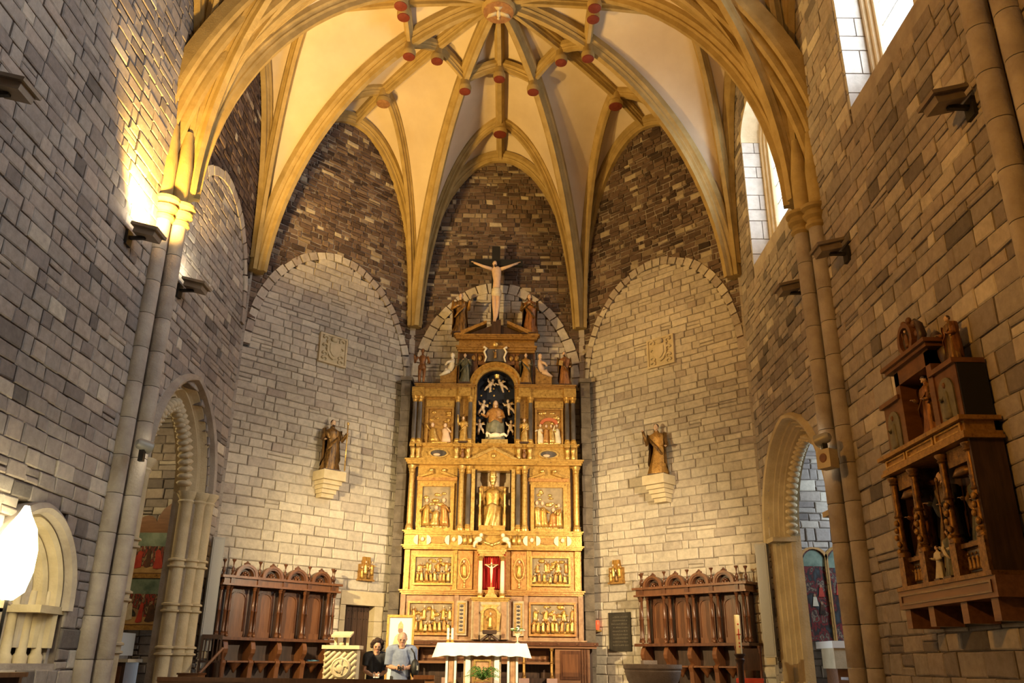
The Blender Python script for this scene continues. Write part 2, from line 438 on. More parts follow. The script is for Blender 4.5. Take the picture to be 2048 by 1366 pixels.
W.fill(.0, LBz, cut(13.35, YC, ops), ch=(.16, .25), wd=(.24, .62), tone=(.1, .75), kink=.08, seed=44)
W.fill(LBz, LBz + LBh, bl_in, ch=(.14, .2), wd=(.22, .5), tone=(.2, .8), seed=45)
W.fill(LBz, ZTOP, cut(13.35, YC, [bl_in]), ch=(.10, .18), wd=(.14, .42), mt='rubble', tone=(.1, .8), proud=(0, .03), kink=.1, seed=46)
wall_left = W.finish(300)
def lb_arch(t):
    a = pi * (1 - t); return (LBc + LBa * cos(a), LBz + LBh * sin(a))
voussoirs(wall_left, lb_arch, 20, .22, .045, 'ashlar', (.6, .95), seed=8)
W = Wall('wall_right', (5.95, 0, 0), radians(-90), 'mortar')
def flip(op): return lambda za, zb: [(-b, -a) for a, b in op(za, zb)]
def op_win(w): 
    c = (w[0] + w[1]) / 2; return flip(op_arch(c, arch_half, w[2] - .1, 0, (w[1] - w[0]) / 2 + .07, w[3], .82))
ops = [flip(op_arch(DRc, pointed_half, 0, 0, DRa, DRz, DRh)), op_win(W1), op_win(W2), op_win((2.6, 5.4, 10.22, 13.55))]
W.fill(0, 5.6, cut(-13.35, -7.0, ops), ch=(.19, .30), wd=(.26, .72), tone=(.15, .85), kink=.08, seed=51)
W.fill(5.6, ZTOP, cut(-13.35, -7.0, ops), ch=(.16, .27), wd=(.24, .66), tone=(.15, .85), kink=.06, seed=52)
W.fill(0, ZTOP, cut(-YC, -13.35, ops), ch=(.15, .24), wd=(.22, .6), tone=(.1, .85), kink=.08, seed=53)
z = 0
while z < ZTOP:                          # plain wall behind the camera
    for a, b in cut(-7.0, 5.2, ops)(z, z + .43): W.back(a, b, z, z + .43)
    z += .43
wall_right = W.finish(300)
# rear wall of the nave, behind the camera
struct(MB().b2(-6.4, 6.4, -5.7, -5.2, 0, ZTOP).build('wall_rear', M['sand_grey']))
# floors
b = MB(); b.b2(-6.4, 6.4, -5.7, 14.2, -.3, FL0); struct(b.build('floor', M['floor']))
b = MB(); b.b2(-6.4, 6.4, 14.2, 18.5, -.3, FL1); b.b2(-6.0, 6.0, 13.85, 14.2, -.3, FL1 - .15); b.b2(-6.0, 6.0, 13.5, 13.85, -.3, FL1 - .3); struct(b.build('floor_presbytery', M['floor']))
b = MB()
pts = [(-5.9, 17.75), (5.9, 17.75), (5.9, 18.46), (2.39, 22.1), (-2.39, 22.1), (-5.9, 18.46)]
b.add([(x, y, FL1 - .1) for x, y in pts] + [(x, y, FL2) for x, y in pts], [tuple(range(6, 12)), tuple(range(5, -1, -1))] + [(i, (i + 1) % 6, (i + 1) % 6 + 6, i + 6) for i in range(6)])
for k in range(3): b.b2(-3.2, 3.2, 17.75 - .28 * (3 - k), 17.75, FL1 - .05, FL1 + .175 * (k + 1))
struct(b.build('floor_altar_platform', M['floor']))
# roof slab above the vault keeps the daylight out
# ------------------------------------------------------------------ star vault
ceiling = struct(thing('ceiling', '', '')); del ceiling['label']; del ceiling['category']
ZS = 9.8
V3 = Vector
def ellc(S, T, zs, zt, n=22, z_from=None):
    L = []
    a0 = asin(max(0, (z_from - zs) / (zt - zs))) if z_from else 0
    for i in range(n + 1):
        a = a0 + (pi / 2 - a0) * i / n; s = cos(a)
        L.append(V3((T[0] + (S[0] - T[0]) * s, T[1] + (S[1] - T[1]) * s, zs + (zt - zs) * sin(a))))
    return L
def formc(S, Mp, zs, zt, n=22, z0=ZS):    # stilted wall arch
    L = []
    for i in range(n + 1):
        u = i / n
        if u < .12: L.append(V3((S[0], S[1], lerp(z0, zs, u / .12))))
        else:
            a = (u - .12) / .88 * pi / 2; s = cos(a); L.append(V3((Mp[0] + (S[0] - Mp[0]) * s, Mp[1] + (S[1] - Mp[1]) * s, zs + (zt - zs) * sin(a))))
    return L
def rib_frames(P, lat=None):
    fr = []
    for i, p in enumerate(P):
        t = (P[min(i + 1, len(P) - 1)] - P[max(0, i - 1)]).normalized()
        if lat is None:
            d = P[-1] - P[0]; lat_ = V3((d.y, -d.x, 0)).normalized()
        else: lat_ = lat
        dn = t.cross(lat_).normalized()
        if dn.z > 0 or (abs(dn.z) < .02 and False): dn = -dn
        fr.append((p, lat_, dn))
    # near the springing dn must point towards the rib's own far end
    d = P[-1] - P[0]; d.z = 0
    if d.length > .01:
        d.normalize(); fr = [(p, l, (q if (q.z < -.3 or q.dot(d) > 0) else -q)) for p, l, q in fr]
    return fr
def ribprof(w, d):
    h = w / 2
    return [(-h, -.05), (-h, d * .30), (-h * .80, d * .38), (-h * .62, d * .50), (-h * .66, d * .60), (-h * .45, d * .72), (-h * .36, d), (h * .36, d), (h * .45, d * .72), (h * .66, d * .60), (h * .62, d * .50), (h * .80, d * .38), (h, d * .30), (h, -.05)]
def rib(P, w=.32, d=.32, m='rib', lat=None):
    b = MB(); b.sweep(ribprof(w, d), rib_frames(P, lat)); return b.build('rib', M[m], ceiling)
def web(C1, C2, edge=None):
    n = len(C1) - 1; b = MB()
    def f(u, v):
        i = u * n; k = int(min(n - 1, i)); q = i - k
        p = C1[k].lerp(C1[k + 1], q).lerp(C2[k].lerp(C2[k + 1], q), v)
        return p + V3((0, 0, .16 * sin(pi * v) * u ** 3))
    b.grid(f, n, 8); o = b.build('web', M['plaster'], ceiling, True); return o
K = (0.0, 16.25); ZK = 16.98
def frac(S, T, s): return (T[0] + (S[0] - T[0]) * s, T[1] + (S[1] - T[1]) * s)
S = {'1l': (-5.9, YP), '2l': (-5.9, YC), '3l': (-2.38, 21.97), '3r': (2.38, 21.97), '2r': (5.9, YC), '1r': (5.9, YP)}
sides = [('1l', '2l'), ('2l', '3l'), ('3l', '3r'), ('3r', '2r'), ('2r', '1r')]
ZT = 16.55; ZM = 16.15
kc = {}
for k, s in S.items():
    kc[k] = ellc(s, K, ZS, ZK); rib(ellc(s, K, ZS, ZK, z_from=None if k[0] == '1' else 10.42), .34, .36)
def seg(P, Q, n=6, sag=0.0):
    P, Q = V3(P), V3(Q); return [P.lerp(Q, i / n) + V3((0, 0, sag * sin(pi * i / n))) for i in range(n + 1)]
def boss(p, r, h, face, name='boss'):
    b = MB(); b.lathe([(r * .7, .12), (r * .75, -h * .4), (r * .95, -h * .55), (r, -h * .7), (r * .92, -h)], p, 16); b.cur = 1
    b.lathe([(r * .90, -h - .002), (r * .88, -h - .02), (r * .5, -h - .035), (.02, -h - .04)], p, 16)
    return b.build(name, [M['rib'], M[face]], ceiling, 'auto')
def k_z(s, zt=ZK): return ZS + (zt - ZS) * sqrt(max(0, 1 - s * s))
RING = .39
ringpts = []
for a_, b_ in sides:
    A, B = S[a_], S[b_]; Mp = ((A[0] + B[0]) / 2, (A[1] + B[1]) / 2); T = frac(Mp, K, .775)
    c1 = ellc(A, T, ZS, ZT); c2 = ellc(B, T, ZS, ZT)
    f1 = formc(A, Mp, 11.0, ZM); f2 = formc(B, Mp, 11.0, ZM)
    zf = 10.42
    rib(ellc(A, T, ZS, ZT, z_from=zf if a_[0] != '1' else None), .26, .26); rib(ellc(B, T, ZS, ZT, z_from=zf if b_[0] != '1' else None), .26, .26)
    # wall rib set into the corner of wall and web
    inn = V3((K[0] - Mp[0], K[1] - Mp[1], 0)).normalized()
    for f in (f1, f2):
        g = [p + inn * .04 for p in f if p.z > 10.4]
        rib(g, .34, .24, lat=inn)
    web(kc[a_], c1); web(c1, f1); web(kc[b_], c2); web(c2, f2)
    # ridge ribs
    rg = seg((*T, ZT), (*K, ZK), 8, .10); rib(rg, .26, .28)
    rib(seg((*Mp, ZM), (*T, ZT), 4, .02), .24, .24)
    boss((*T, ZT - .22), .21, .30, 'boss_red' if b_ != '3l' else 'boss_brown')
    R = frac(Mp, K, RING); t = (RING - .0) / .775
    ringpts.append((frac(A, K, RING - .01), k_z(RING) + .0)); ringpts.append((R, lerp(ZK, ZT, t) + .10 * sin(pi * t)))
ringpts.append((frac(S['1r'], K, RING - .01), k_z(RING)))
RP = [V3((p[0], p[1], z - .06)) for p, z in ringpts]
for p, q in zip(RP, RP[1:]): rib(seg(p, q, 4, .04), .22, .25)
for p in RP: boss(p + V3((0, 0, -.2)), .17, .36, 'boss_red')
boss((K[0], K[1], ZK - .18), .42, .34, 'boss_brown', 'key_boss')
d = MB()                                  # dove carved on the central boss
zc = ZK - .18 - .34 - .05
d.ell((0, 16.25, zc), (.05, .13, .03)); d.ell((0, 16.40, zc), (.04, .045, .03))
for sx in (-1, 1):
    d.add([(sx * .03, 16.28, zc - .01), (sx * .30, 16.40, zc - .005), (sx * .24, 16.26, zc - .005), (sx * .05, 16.17, zc - .01), (sx * .03, 16.28, zc + .02), (sx * .30, 16.40, zc + .02), (sx * .24, 16.26, zc + .02), (sx * .05, 16.17, zc + .02)],
          [(0, 1, 2, 3), (7, 6, 5, 4), (0, 4, 5, 1), (1, 5, 6, 2), (2, 6, 7, 3), (3, 7, 4, 0)])
d.add([(-.03, 16.14, zc), (.03, 16.14, zc), (.10, 16.02, zc), (-.10, 16.02, zc), (-.03, 16.14, zc + .03), (.03, 16.14, zc + .03), (.10, 16.02, zc + .03), (-.10, 16.02, zc + .03)], [(0, 1, 2, 3), (7, 6, 5, 4), (0, 4, 5, 1), (1, 5, 6, 2), (2, 6, 7, 3), (3, 7, 4, 0)])
dove = d.build('carved_dove', M['sand_pale'], ceiling, True)
# transverse arch and the cells between it and the key
AZ = 16.35
def archc(sx, y, a=6.36, zs=9.25, zt=AZ + .20, n=34): return ellc((sx * a, y), (0, y), zs, zt, n)
def transverse(y0):
    for sx in (-1, 1):
        P = archc(sx, y0)
        prof = []
        W_ = .62
        for i in range(7):                # rolls parted by deep hollows, stepping up to both sides
            c = -.53 + i * 1.06 / 6; d0 = .46 - .42 * abs(c) / .53 * .8
            prof += [(c - .085, d0 - .10), (c - .058, d0 - .01), (c, d0 + .03), (c + .058, d0 - .01), (c + .085, d0 - .10)]
        prof = [(-W_, -.25)] + prof + [(W_, -.25)]
        b = MB(); b.sweep(prof, rib_frames(P)); b.build('transverse_arch', M['rib'], ceiling)
for y0 in (YP - .22, 7.5, 1.4): transverse(y0)
for k, sx in (('1l', -1), ('1r', 1)):
    c = ellc(S[k], (0, YP), ZS, AZ + .1); web(kc[k], c)
rib(seg((0, YP, AZ + .1), (*K, ZK), 4), .26, .28)
# nave bays
def bay(y1, y0, ribs=True):
    yc = (y0 + y1) / 2; Kn = (0, yc); ZKn = 16.95
    for sy, yy in ((1, y1), (-1, y0)):
        for sx in (-1, 1):
            s_ = (sx * 5.9, yy); A = (0, yy); Tf = (0, yy - sy * 1.35); Ts = (sx * 4.3, yc); Mp = (sx * 5.9, yc)
            ca = ellc(s_, A, ZS, AZ + .1); ct = ellc(s_, Tf, ZS, 16.7); ck = ellc(s_, Kn, ZS, ZKn); cs = ellc(s_, Ts, ZS, 16.55); cm = formc(s_, Mp, 10.6, 16.1)
            for c1, c2 in ((ca, ct), (ct, ck), (ck, cs), (cs, cm)): web(c1, c2)
            if ribs:
                rib(ct, .26, .28); rib(ck, .34, .36); rib(cs, .26, .28)
                rib([p + V3((-sx * .04, 0, 0)) for p in cm], .34, .24, lat=V3((-sx, 0, 0)))
                rib(seg((*Tf, 16.7), (*Kn, ZKn), 5, .03), .26, .28); rib(seg((*Ts, 16.55), (*Kn, ZKn), 5, .05), .26, .28)
    if ribs: boss((0, yc, ZKn - .18), .36, .3, 'boss_brown')
bay(YP, 7.7); bay(7.7, 1.53); bay(1.53, -4.64, False)
r_ = MB().b2(-8.0, 8.0, -5.8, 23.5, 17.15, 17.5).build('roof_slab', M['sand_grey'], ceiling)
# ------------------------------------------------------------------ pilasters with paired shafts and capitals
def pilaster(idx, sx, y):
    root = struct(thing('trim_%d' % idx, '', '')); del root['label']; del root['category']
    root.location = (sx * 5.95, y, 0)
    MB().b2(-.12 if sx > 0 else -.4, .4 if sx > 0 else .12, -.24, .26, 0, 9.30).build('pilaster_core', M['sand_grey'], root)
    shafts = ((-.14, .08), (.12, .26))
    for oy, ox in shafts:
        for k in range(13):                 # drums of each shaft
            z0, z1 = 1.0 + k * .615, 1.0 + (k + 1) * .615 - .01
            b = MB(); b.lathe([(.137, z0), (.142, z0 + .008), (.142, z1 - .008), (.137, z1)], (-sx * ox, oy, 0), 20); b.build('drum', M['sand_grey'], root, 'auto')
        b = MB(); b.lathe([(.24, 0), (.24, .45), (.21, .5), (.22, .6), (.18, .72), (.20, .82), (.142, 1.0)], (-sx * ox, oy, 0), 20); b.build('base', M['sand_grey'], root, 'auto')
        b = MB(); b.lathe([(.142, 8.96), (.19, 9.0), (.19, 9.05), (.155, 9.08), (.16, 9.13), (.22, 9.18), (.23, 9.23), (.18, 9.26), (.18, 9.30), (.25, 9.34), (.25, 9.40), (.17, 9.44)], (-sx * ox, oy, 0), 20); b.build('capital', M['rib'], root, 'auto')
        b = MB(); b.lathe([(.17, 9.42), (.17, 10.2), (.08, 11.0)], (-sx * (ox - .10), oy, 0), 16); b.build('springer', M['rib'], root, 'auto')
    return root
for i, (sx, y) in enumerate(((-1, 13.46), (1, 13.46), (-1, 7.5), (1, 7.5))): pilaster(i + 1, sx, y)
# ------------------------------------------------------------------ corner fillers and dosserets beside the altarpiece
def bare(name, loc=(0, 0, 0), rz=0):
    o = struct(thing(name, '', '', loc, rz)); del o['label']; del o['category']; return o
M['dosseret'] = mat('weathered_grey_stone', (.09, .072, .055), (.18, .145, .11), .9, scale=4, bump=.4, bscale=20)
TR = [10]
def trim_name(): TR[0] += 1; return 'trim_%d' % TR[0]
for sx in (-1, 1):
    for (x, y, w_) in ((2.40, 22.02, .16), (5.97, 18.45, .14)):
        b = MB(); z = .0
        while z < 16.9:
            h = random.uniform(.2, .3); b.box((sx * x, y, z + h / 2), (w_, w_, h - .008), rz=sx * radians(-22)); z += h
        struct(b.build(trim_name(), M['sand_grey']))
    t = bare(trim_name(), (sx * 2.40, 21.72, 0)); z = FL2; k = 0
    while z < 8.5:
        h = .42; MB().box((random.uniform(-.01, .01), 0, z + h / 2), (.25, .5, h - .01)).build('block', M['dosseret'], t); z += h
    MB().box((0, -.02, z + .05), (.32, .56, .1)).build('cap', M['dosseret'], t)
# ------------------------------------------------------------------ clerestory windows
mg, nt, bs = nodes('leaded_glass'); tr = N(nt, 'ShaderNodeBsdfTransparent'); mxs = N(nt, 'ShaderNodeMixShader'); mxs.inputs[0].default_value = .12
bs.inputs['Base Color'].default_value = (.8, .85, .9, 1); bs.inputs['Roughness'].default_value = .1
nt.links.new(tr.outputs[0], mxs.inputs[1]); nt.links.new(bs.outputs[0], mxs.inputs[2]); nt.links.new(mxs.outputs[0], nt.nodes['Material Output'].inputs[0])
M['pane'] = mg
M['jamb'] = mat('limewashed_jamb', (.40, .37, .33), (.52, .49, .44), .85, scale=5, bump=.2)
def window(n, w):
    y0, y1, z0, z1 = w; c = (y0 + y1) / 2; a = (y1 - y0) / 2; D = .58
    t = bare('window_%d' % n, (5.95, c, 0), radians(-90))      # local x towards the nave door, local y outwards
    for s in (-1, 1):                                          # jamb blocks
        z = z0; k = 0
        while z < z1:
            h = .30 + .09 * ((k * 7) % 3)
            h = min(h, z1 - z)
            cuts = [(-.0, D)] if k % 2 else [(0, .30), (.30, D)]
            for q0, q1 in cuts: MB().b2(s * a, s * (a + .2), q0 + .010, q1 - .008, z + .011, z + h - .011).build('jamb_stone', M['jamb'], t)
            z += h; k += 1
        MB().b2(s * (a + .02), s * (a + .3), .02, D, z0, z1).build('jamb_joint', M['mortar'], t)
    P = [(x, z) for x, z in [(a * cos(pi * (1 - i / 16)), z1 + .75 * sin(pi * (1 - i / 16))) for i in range(17)]]
    Q = [((a + .25) * cos(pi * (1 - i / 16)), z1 + 1.0 * sin(pi * (1 - i / 16))) for i in range(17)]
    MB().ring(Q, P, .0, D).build('soffit', M['sand_pale'], t)
    MB().prism([(-a, 0), (a, 0), (a, .2), (-a, .2)], 0, 1) if 0 else None
    b = MB(); b.add([(-a, 0, z0), (a, 0, z0), (a, D, z0 + .75), (-a, D, z0 + .75), (-a, 0, z0 - .3), (a, 0, z0 - .3), (a, D, z0 - .3), (-a, D, z0 - .3)], [(0, 1, 2, 3), (4, 7, 6, 5), (0, 4, 5, 1), (2, 6, 7, 3), (0, 3, 7, 4), (1, 5, 6, 2)])
    b.build('sill', M['sand_grey'], t)
    # moulded frame, two lights
    zb = z0 + .60; path = pointed_path(0, a - .02, z1 - .25, .95, zb, 12)
    for k, (o, dd) in enumerate(((0, .0), (-.10, .05), (-.20, .10))):
        path = pointed_path(0, a - .02 + o, z1 - .25, .95 + o, zb, 12)
        fr = path_frames(path, .46 + dd)
        MB().sweep([(-.09, .03), (-.06, -.02), (-.02, -.03), (.02, .0), (.02, .16), (-.09, .16)], fr).build('window_frame', M['sand_pale'], t, 'auto')
    MB().b2(-.06, .06, .58, .68, zb, z1 + .5).build('mullion', M['sand_pale'], t)
    for s in (-1, 1):
        gl = MB().b2(s * .06, s * (a - .2), .63, .64, zb, z1 + .6).build('pane', M['pane'], t)
        for k in range(7): MB().b2(s * .06, s * (a - .2), .61, .63, zb + .35 + k * .48, zb + .365 + k * .48).build('bar', M['grey_metal'], t)
    MB().ring([(a * 1.2, zb - .2), (a * 1.2, z1 + 1.3), (-a * 1.2, z1 + 1.3), (-a * 1.2, zb - .2), (a * 1.2, zb - .2)], [(x, z) for x, z in ((a - .21, zb), (.0, z1 + .75), (0, z1 + .75), (-a + .21, zb), (a - .21, zb))], .66, .75) if 0 else None
for n, w_ in ((1, W1), (2, W2), (3, (2.6, 5.4, 10.22, 13.55))): window(n, w_)
# ------------------------------------------------------------------ doorways to the side chapels
def shaft(b, x, y, z0, z1, r, n=12, rings=()):
    pr = [(r * 1.5, z0), (r * 1.5, z0 + .22), (r * 1.2, z0 + .26), (r * 1.35, z0 + .34), (r, z0 + .42)]
    for q in rings: pr += [(r, q - .06), (r * 1.35, q - .04), (r * 1.35, q - .01), (r * 1.05, q), (r * 1.05, q + .07), (r * 1.35, q + .08), (r * 1.35, q + .11), (r, q + .13)]
    pr += [(r, z1 - .25), (r * 1.25, z1 - .2), (r * 1.05, z1 - .16), (r * 1.6, z1 - .03), (r * 1.6, z1)]
    b.lathe(pr, (x, y, 0), n)
def ringprof(w, d0, d1, n):                # staircase of rolls from wall face (w, d0) in to (0, d1)
    P = []
    for i in range(n + 1):
        t = i / n; P.append((lerp(0, w, t), lerp(d1, d0, t)))
        if i < n:
            P.append((lerp(0, w, t + .5 / n) - .03, lerp(d1, d0, t + .5 / n) - .045)); P.append((lerp(0, w, t + .8 / n), lerp(d1, d0, t + .8 / n) + .02))
    return P + [(w + .02, d1 + .12), (0, d1 + .12)]
# left doorway
t = bare(trim_name(), (-5.95, 0, 0), radians(90))
path = pointed_path(DLc, 1.20, DLz, 1.62, DLz, 16)
MB().sweep(ringprof(.42, -.02, .42, 3), path_frames(path)).build('archivolt', M['sand'], t)
path = pointed_path(DLc, 1.62, DLz, 1.98, DLz - .02, 16)
MB().sweep([(0, -.02), (.02, -.12), (.09, -.15), (.13, -.05), (.16, .03), (0, .03)], path_frames(path)).build('hood_mould', M['sand_grey'], t, 'auto')
for s in (-1, 1):
    for k, (ox, oy) in enumerate(((1.36, .30), (1.52, .10), (1.68, -.02))):
        b = MB(); shaft(b, DLc + s * ox, oy, FL1, 4.86, .135, rings=(1.75, 2.55, 3.4)); b.build('jamb_shaft', M['sand'], t, 'auto')
    MB().b2(DLc + s * 1.38, DLc + s * 1.9, .12, .6, 0, 4.86).build('jamb', M['sand_grey'], t)
R_ = pointed_path(DLc, 1.20, DLz, 1.62, DLz, 14)
for i in range(1, len(R_) - 1):            # fringe of cusps on the inner edge
    x, z = R_[i]; fr = path_frames(R_)[i]; p = fr[0] - fr[1].normalized() * .09
    b = MB(); A = fr[1].normalized(); T = V3((A.z, 0, -A.x))
    m3 = Matrix((T, V3((0, 1, 0)), A)).transposed()
    b.ell((0, 0, 0), (.075, .16, .11), 8, 5, m3); b.ell(-A * .11, (.055, .13, .06), 8, 5, m3); b.build('cusp', M['sand_pale'], t, True, loc=(p.x, .30, p.z))
# right doorway (local x = minus world y)
t = bare(trim_name(), (5.95, 0, 0), radians(-90))
path = pointed_path(-DRc, 1.50, DRz, 1.83, FL1 + .5, 16)
MB().sweep(ringprof(.38, -.02, .40, 5), path_frames(path)).build('archivolt', M['sand'], t)
path = pointed_path(-DRc, 1.88, DRz, 2.14, DRz - .25, 16)
MB().sweep([(0, -.02), (.02, -.10), (.08, -.12), (.12, -.04), (.14, .03), (0, .03)], path_frames(path)).build('hood_mould', M['sand'], t, 'auto')
for s in (-1, 1):
    for k in range(5):
        b = MB(); x = -DRc + s * (1.50 + .38 * (k + .5) / 5); y = lerp(.40, -.02, (k + .5) / 5) - .03
        b.lathe([(.105, FL1), (.105, FL1 + .5), (.08, FL1 + .55), (.10, FL1 + .62), (.075, FL1 + .7), (.07, FL1 + .9)], (x, y, 0), 10); b.build('shaft_base', M['sand'], t, 'auto')
    MB().b2(-DRc + s * 1.46, -DRc + s * 2.0, -.15, .5, FL1 - .1, FL1 + .32).build('plinth', M['sand'], t)
    MB().box((-DRc + s * 1.70, .18, DRz), (.44, .50, .09)).build('impost', M['sand'], t)
R_ = pointed_path(-DRc, 1.50, DRz, 1.83, DRz, 18); FRr = path_frames(R_)
for i in range(1, len(R_) - 1):
    p, A, _ = FRr[i]; A = A.normalized(); p = p - A * .04
    b = MB(); b.ell((0, 0, 0), (.06, .13, .06), 8, 5); b.ell(-A * .07, (.04, .1, .04), 8, 5); b.build('cusp', M['sand'], t, True, loc=(p.x, .34, p.z))
# chapels behind the doorways
def chapel(sx, name, z1, yw, seed, mt, ch, wd, x1=11.2, mort='mortar'):
    a, b_ = sx * 6.42, sx * x1
    lo, hi = min(a, b_), max(a, b_)
    struct(MB().b2(lo, hi, 12.2, yw + .5, -.2, FL1).build('floor_%s_chapel' % name, M['floor']))
    struct(MB().b2(lo - .3, hi + .3, 12.0, yw + .6, z1, z1 + .3).build('ceiling_%s_chapel' % name, M['sand_grey']))
    struct(MB().b2(b_, b_ + sx * .3, 12.0, yw + .6, 0, z1).build('wall_%s_chapel_side' % name, M['sand_grey']))
    struct(MB().b2(lo, hi, 12.0, 12.3, 0, z1).build('wall_%s_chapel_rear' % name, M['sand_grey']))
    W = Wall('wall_%s_chapel' % name, ((lo + hi) / 2, yw, 0), 0, mort)
    hw = (hi - lo) / 2
    W.fill(.2, z1, no_ops(-hw, hw), ch=ch, wd=wd, mt=mt, tone=(.1, .9), proud=(.01, .05), kink=.15, seed=seed)
    c = (lo + hi) / 2; vis = (lambda x, z: x + c > -9.6) if sx < 0 else (lambda x, z: x + c < 9.6)
    return W.finish(160, vis)
chapel(-1, 'left', 8.2, 19.55, 61, 'ashlar', (.16, .24), (.25, .6))
chapel(1, 'right', 8.2, 19.55, 71, 'ashlar', (.14, .30), (.18, .5), mort='mortar_pale')
# ------------------------------------------------------------------ tomb niche in the left wall
t = bare(trim_name(), (-5.95, 0, 0), radians(90))
MB().b2(NIc - 1.3, NIc + 1.3, .85, .95, 1.3, 3.8).build('niche_back', M['sand_grey'], t)
for s in (-1, 1): MB().b2(NIc + s * 1.02, NIc + s * 1.3, .1, .95, 1.3, 3.3).build('niche_jamb', M['sand_grey'], t)
MB().b2(NIc - 1.3, NIc + 1.3, .0, .95, 1.2, 1.55).build('niche_sill', M['sand_grey'], t)
for k, (a_, y_, m_) in enumerate(((1.12, -.03, 'sand_grey'), (.98, .10, 'sand_pale'), (.84, .24, 'sand'), (.70, .38, 'sand_grey'))):
    path = pointed_path(NIc, a_, NIz, NIh - (1.12 - a_) * .85, 1.75 if k else NIz - .1, 14)
    MB().sweep([(-.10, .02), (-.08, -.05), (-.02, -.09), (.05, -.04), (.07, .05), (.07, .2), (-.10, .2)], path_frames(path, y_)).build('arch_moulding', M[m_], t, 'auto')
for s in (-1, 1):
    for k in range(3):
        b = MB(); b.lathe([(.10, 1.55), (.10, 1.64), (.07, 1.68), (.06, 2.2), (.085, 2.24), (.085, 2.28), (.06, 2.32), (.06, 2.5)], (NIc + s * (.55 + .17 * k), .42 - .12 * k, 0), 10); b.build('colonnette', M['sand_pale'], t, 'auto')
    MB().b2(NIc + s * .45, NIc + s * 1.15, .0, .6, 2.20, 2.30).build('string_course', M['sand'], t)
inner = pointed_path(NIc, .66, NIz, .80, NIz - .5, 12)
for i in range(2, len(inner) - 2):         # cusped tracery: a ring of foils
    x, z = inner[i]; fr = path_frames(inner)[i]; A = fr[1].normalized(); cpt = fr[0] - A * .16
    ring = [(cpt.x + .15 * cos(a), cpt.z + .15 * sin(a)) for a in [2 * pi * k / 14 for k in range(14)]]
    ring2 = [(cpt.x + .105 * cos(a), cpt.z + .105 * sin(a)) for a in [2 * pi * k / 14 for k in range(14)]]
    MB().ring(ring, ring2, .42, .52, True).build('tracery_foil', M['sand_grey'], t)
# ------------------------------------------------------------------ sacristy door in the back-left facet
t = bare('door_1', (-4.165, 20.215, 0), radians(45))
x0, x1, z0, z1 = DOOR
z = FL2
for k in range(5):
    h = (z1 - z0) / 5
    for s, (xa, xb) in ((0, (x0 - .16, x0)), (1, (x1, x1 + .27))):
        MB().b2(xa + .004, xb - .004, -.03, .4, z0 + k * h + .004, z0 + (k + 1) * h - .004).build('jamb_stone', M['sand_pale'], t)
MB().b2(x0 - .16, x1 + .27, -.045, .4, z1 + .004, z1 + .32).build('lintel', M['sand_pale'], t)
MB().b2(x0 - .16, x1 + .27, .05, .4, 0, FL2).build('threshold', M['sand_grey'], t)
leaf = MB().b2(x0, x1, .20, .26, z0, z1).build('door_leaf', M['wood_dark'], t)
for k in range(5):
    xa = x0 + (x1 - x0) * k / 5; MB().b2(xa + .006, xa + (x1 - x0) / 5 - .006, .185, .2, z0 + .02, z1 - .02).build('plank', M['wood_dark'], leaf)
for zz in (z0 + .25, z1 - .30, z1 - .12):
    for k in range(9):
        MB().ell((x0 + .06 + k * .09, .182, zz), (.014, .012, .014), 6, 4).build('stud', M['iron'], leaf)
MB().lathe([(.045, -.01), (.045, .01)], (x0 + .66, .18, z0 + .80), 12, m=Matrix.Rotation(pi / 2, 3, 'X')).build('escutcheon', M['gold_pale'], leaf)
MB().ell((x0 + .66, .15, z0 + .80), (.022, .03, .022), 8, 6).build('door_handle', M['gold_pale'], leaf)
# ------------------------------------------------------------------ wall floodlights
def floodlight(label, loc, sx, aimto, color=None, power=0, spot=95, blend=.6, grp='floodlights on the nave walls'):
    # box lamp on a bracket, glass facing up; sx = +1 on the left wall (sticks out towards +x)
    t = thing('wall_floodlight', label, 'lamp', loc, 0 if sx > 0 else pi, grp)
    MB().b2(0, .05, -.09, .09, -.28, -.02).build('mounting_plate', M['iron'], t)
    MB().b2(.03, .30, -.03, .03, -.16, -.11).build('bracket', M['iron'], t)
    b = MB(); b.box((.34, 0, 0), (.46, .40, .05), ry=radians(14)); b.build('lid', M['housing'], t)
    b = MB(); b.box((.33, 0, -.07), (.36, .30, .12), ry=radians(14)); b.build('housing', M['housing'], t)
    g = MB(); g.box((.345, 0, .032), (.34, .28, .02), ry=radians(14)); g.build('lamp_glass', M['lamp_on'] if power else M['grey_metal'], t)
    if power:
        L = light('floodlight_beam', 'SPOT', (loc[0] + sx * .37, loc[1], loc[2] + .12), aimto, color, power, spot_size=radians(spot), spot_blend=blend, shadow_soft_size=.12)
    return t
floodlight('lit floodlight washing the paired shafts and the rib springing', (-5.93, 12.30, 8.22), 1, (-5.75, 13.3, 11.2), (1.0, .58, .12), 2600, 120, .6)
floodlight('floodlight on the left wall above the cusped doorway', (-5.93, 14.55, 8.30), 1, (1.2, 17.4, 16.3), (1.0, .62, .19), 2900, 110, .5)
floodlight('unlit floodlight alone high on the grey wall above the traceried niche', (-5.93, 8.35, 8.05), 1, None)
floodlight('unlit floodlight beside the paired shafts, below the lancet window', (5.93, 12.35, 8.1), -1, None)
floodlight('unlit floodlight above the pointed doorway, under the lancet window', (5.93, 14.35, 8.3), -1, None)
floodlight('unlit floodlight high on the wall beneath the tall window sill', (5.93, 8.4, 8.05), -1, None)
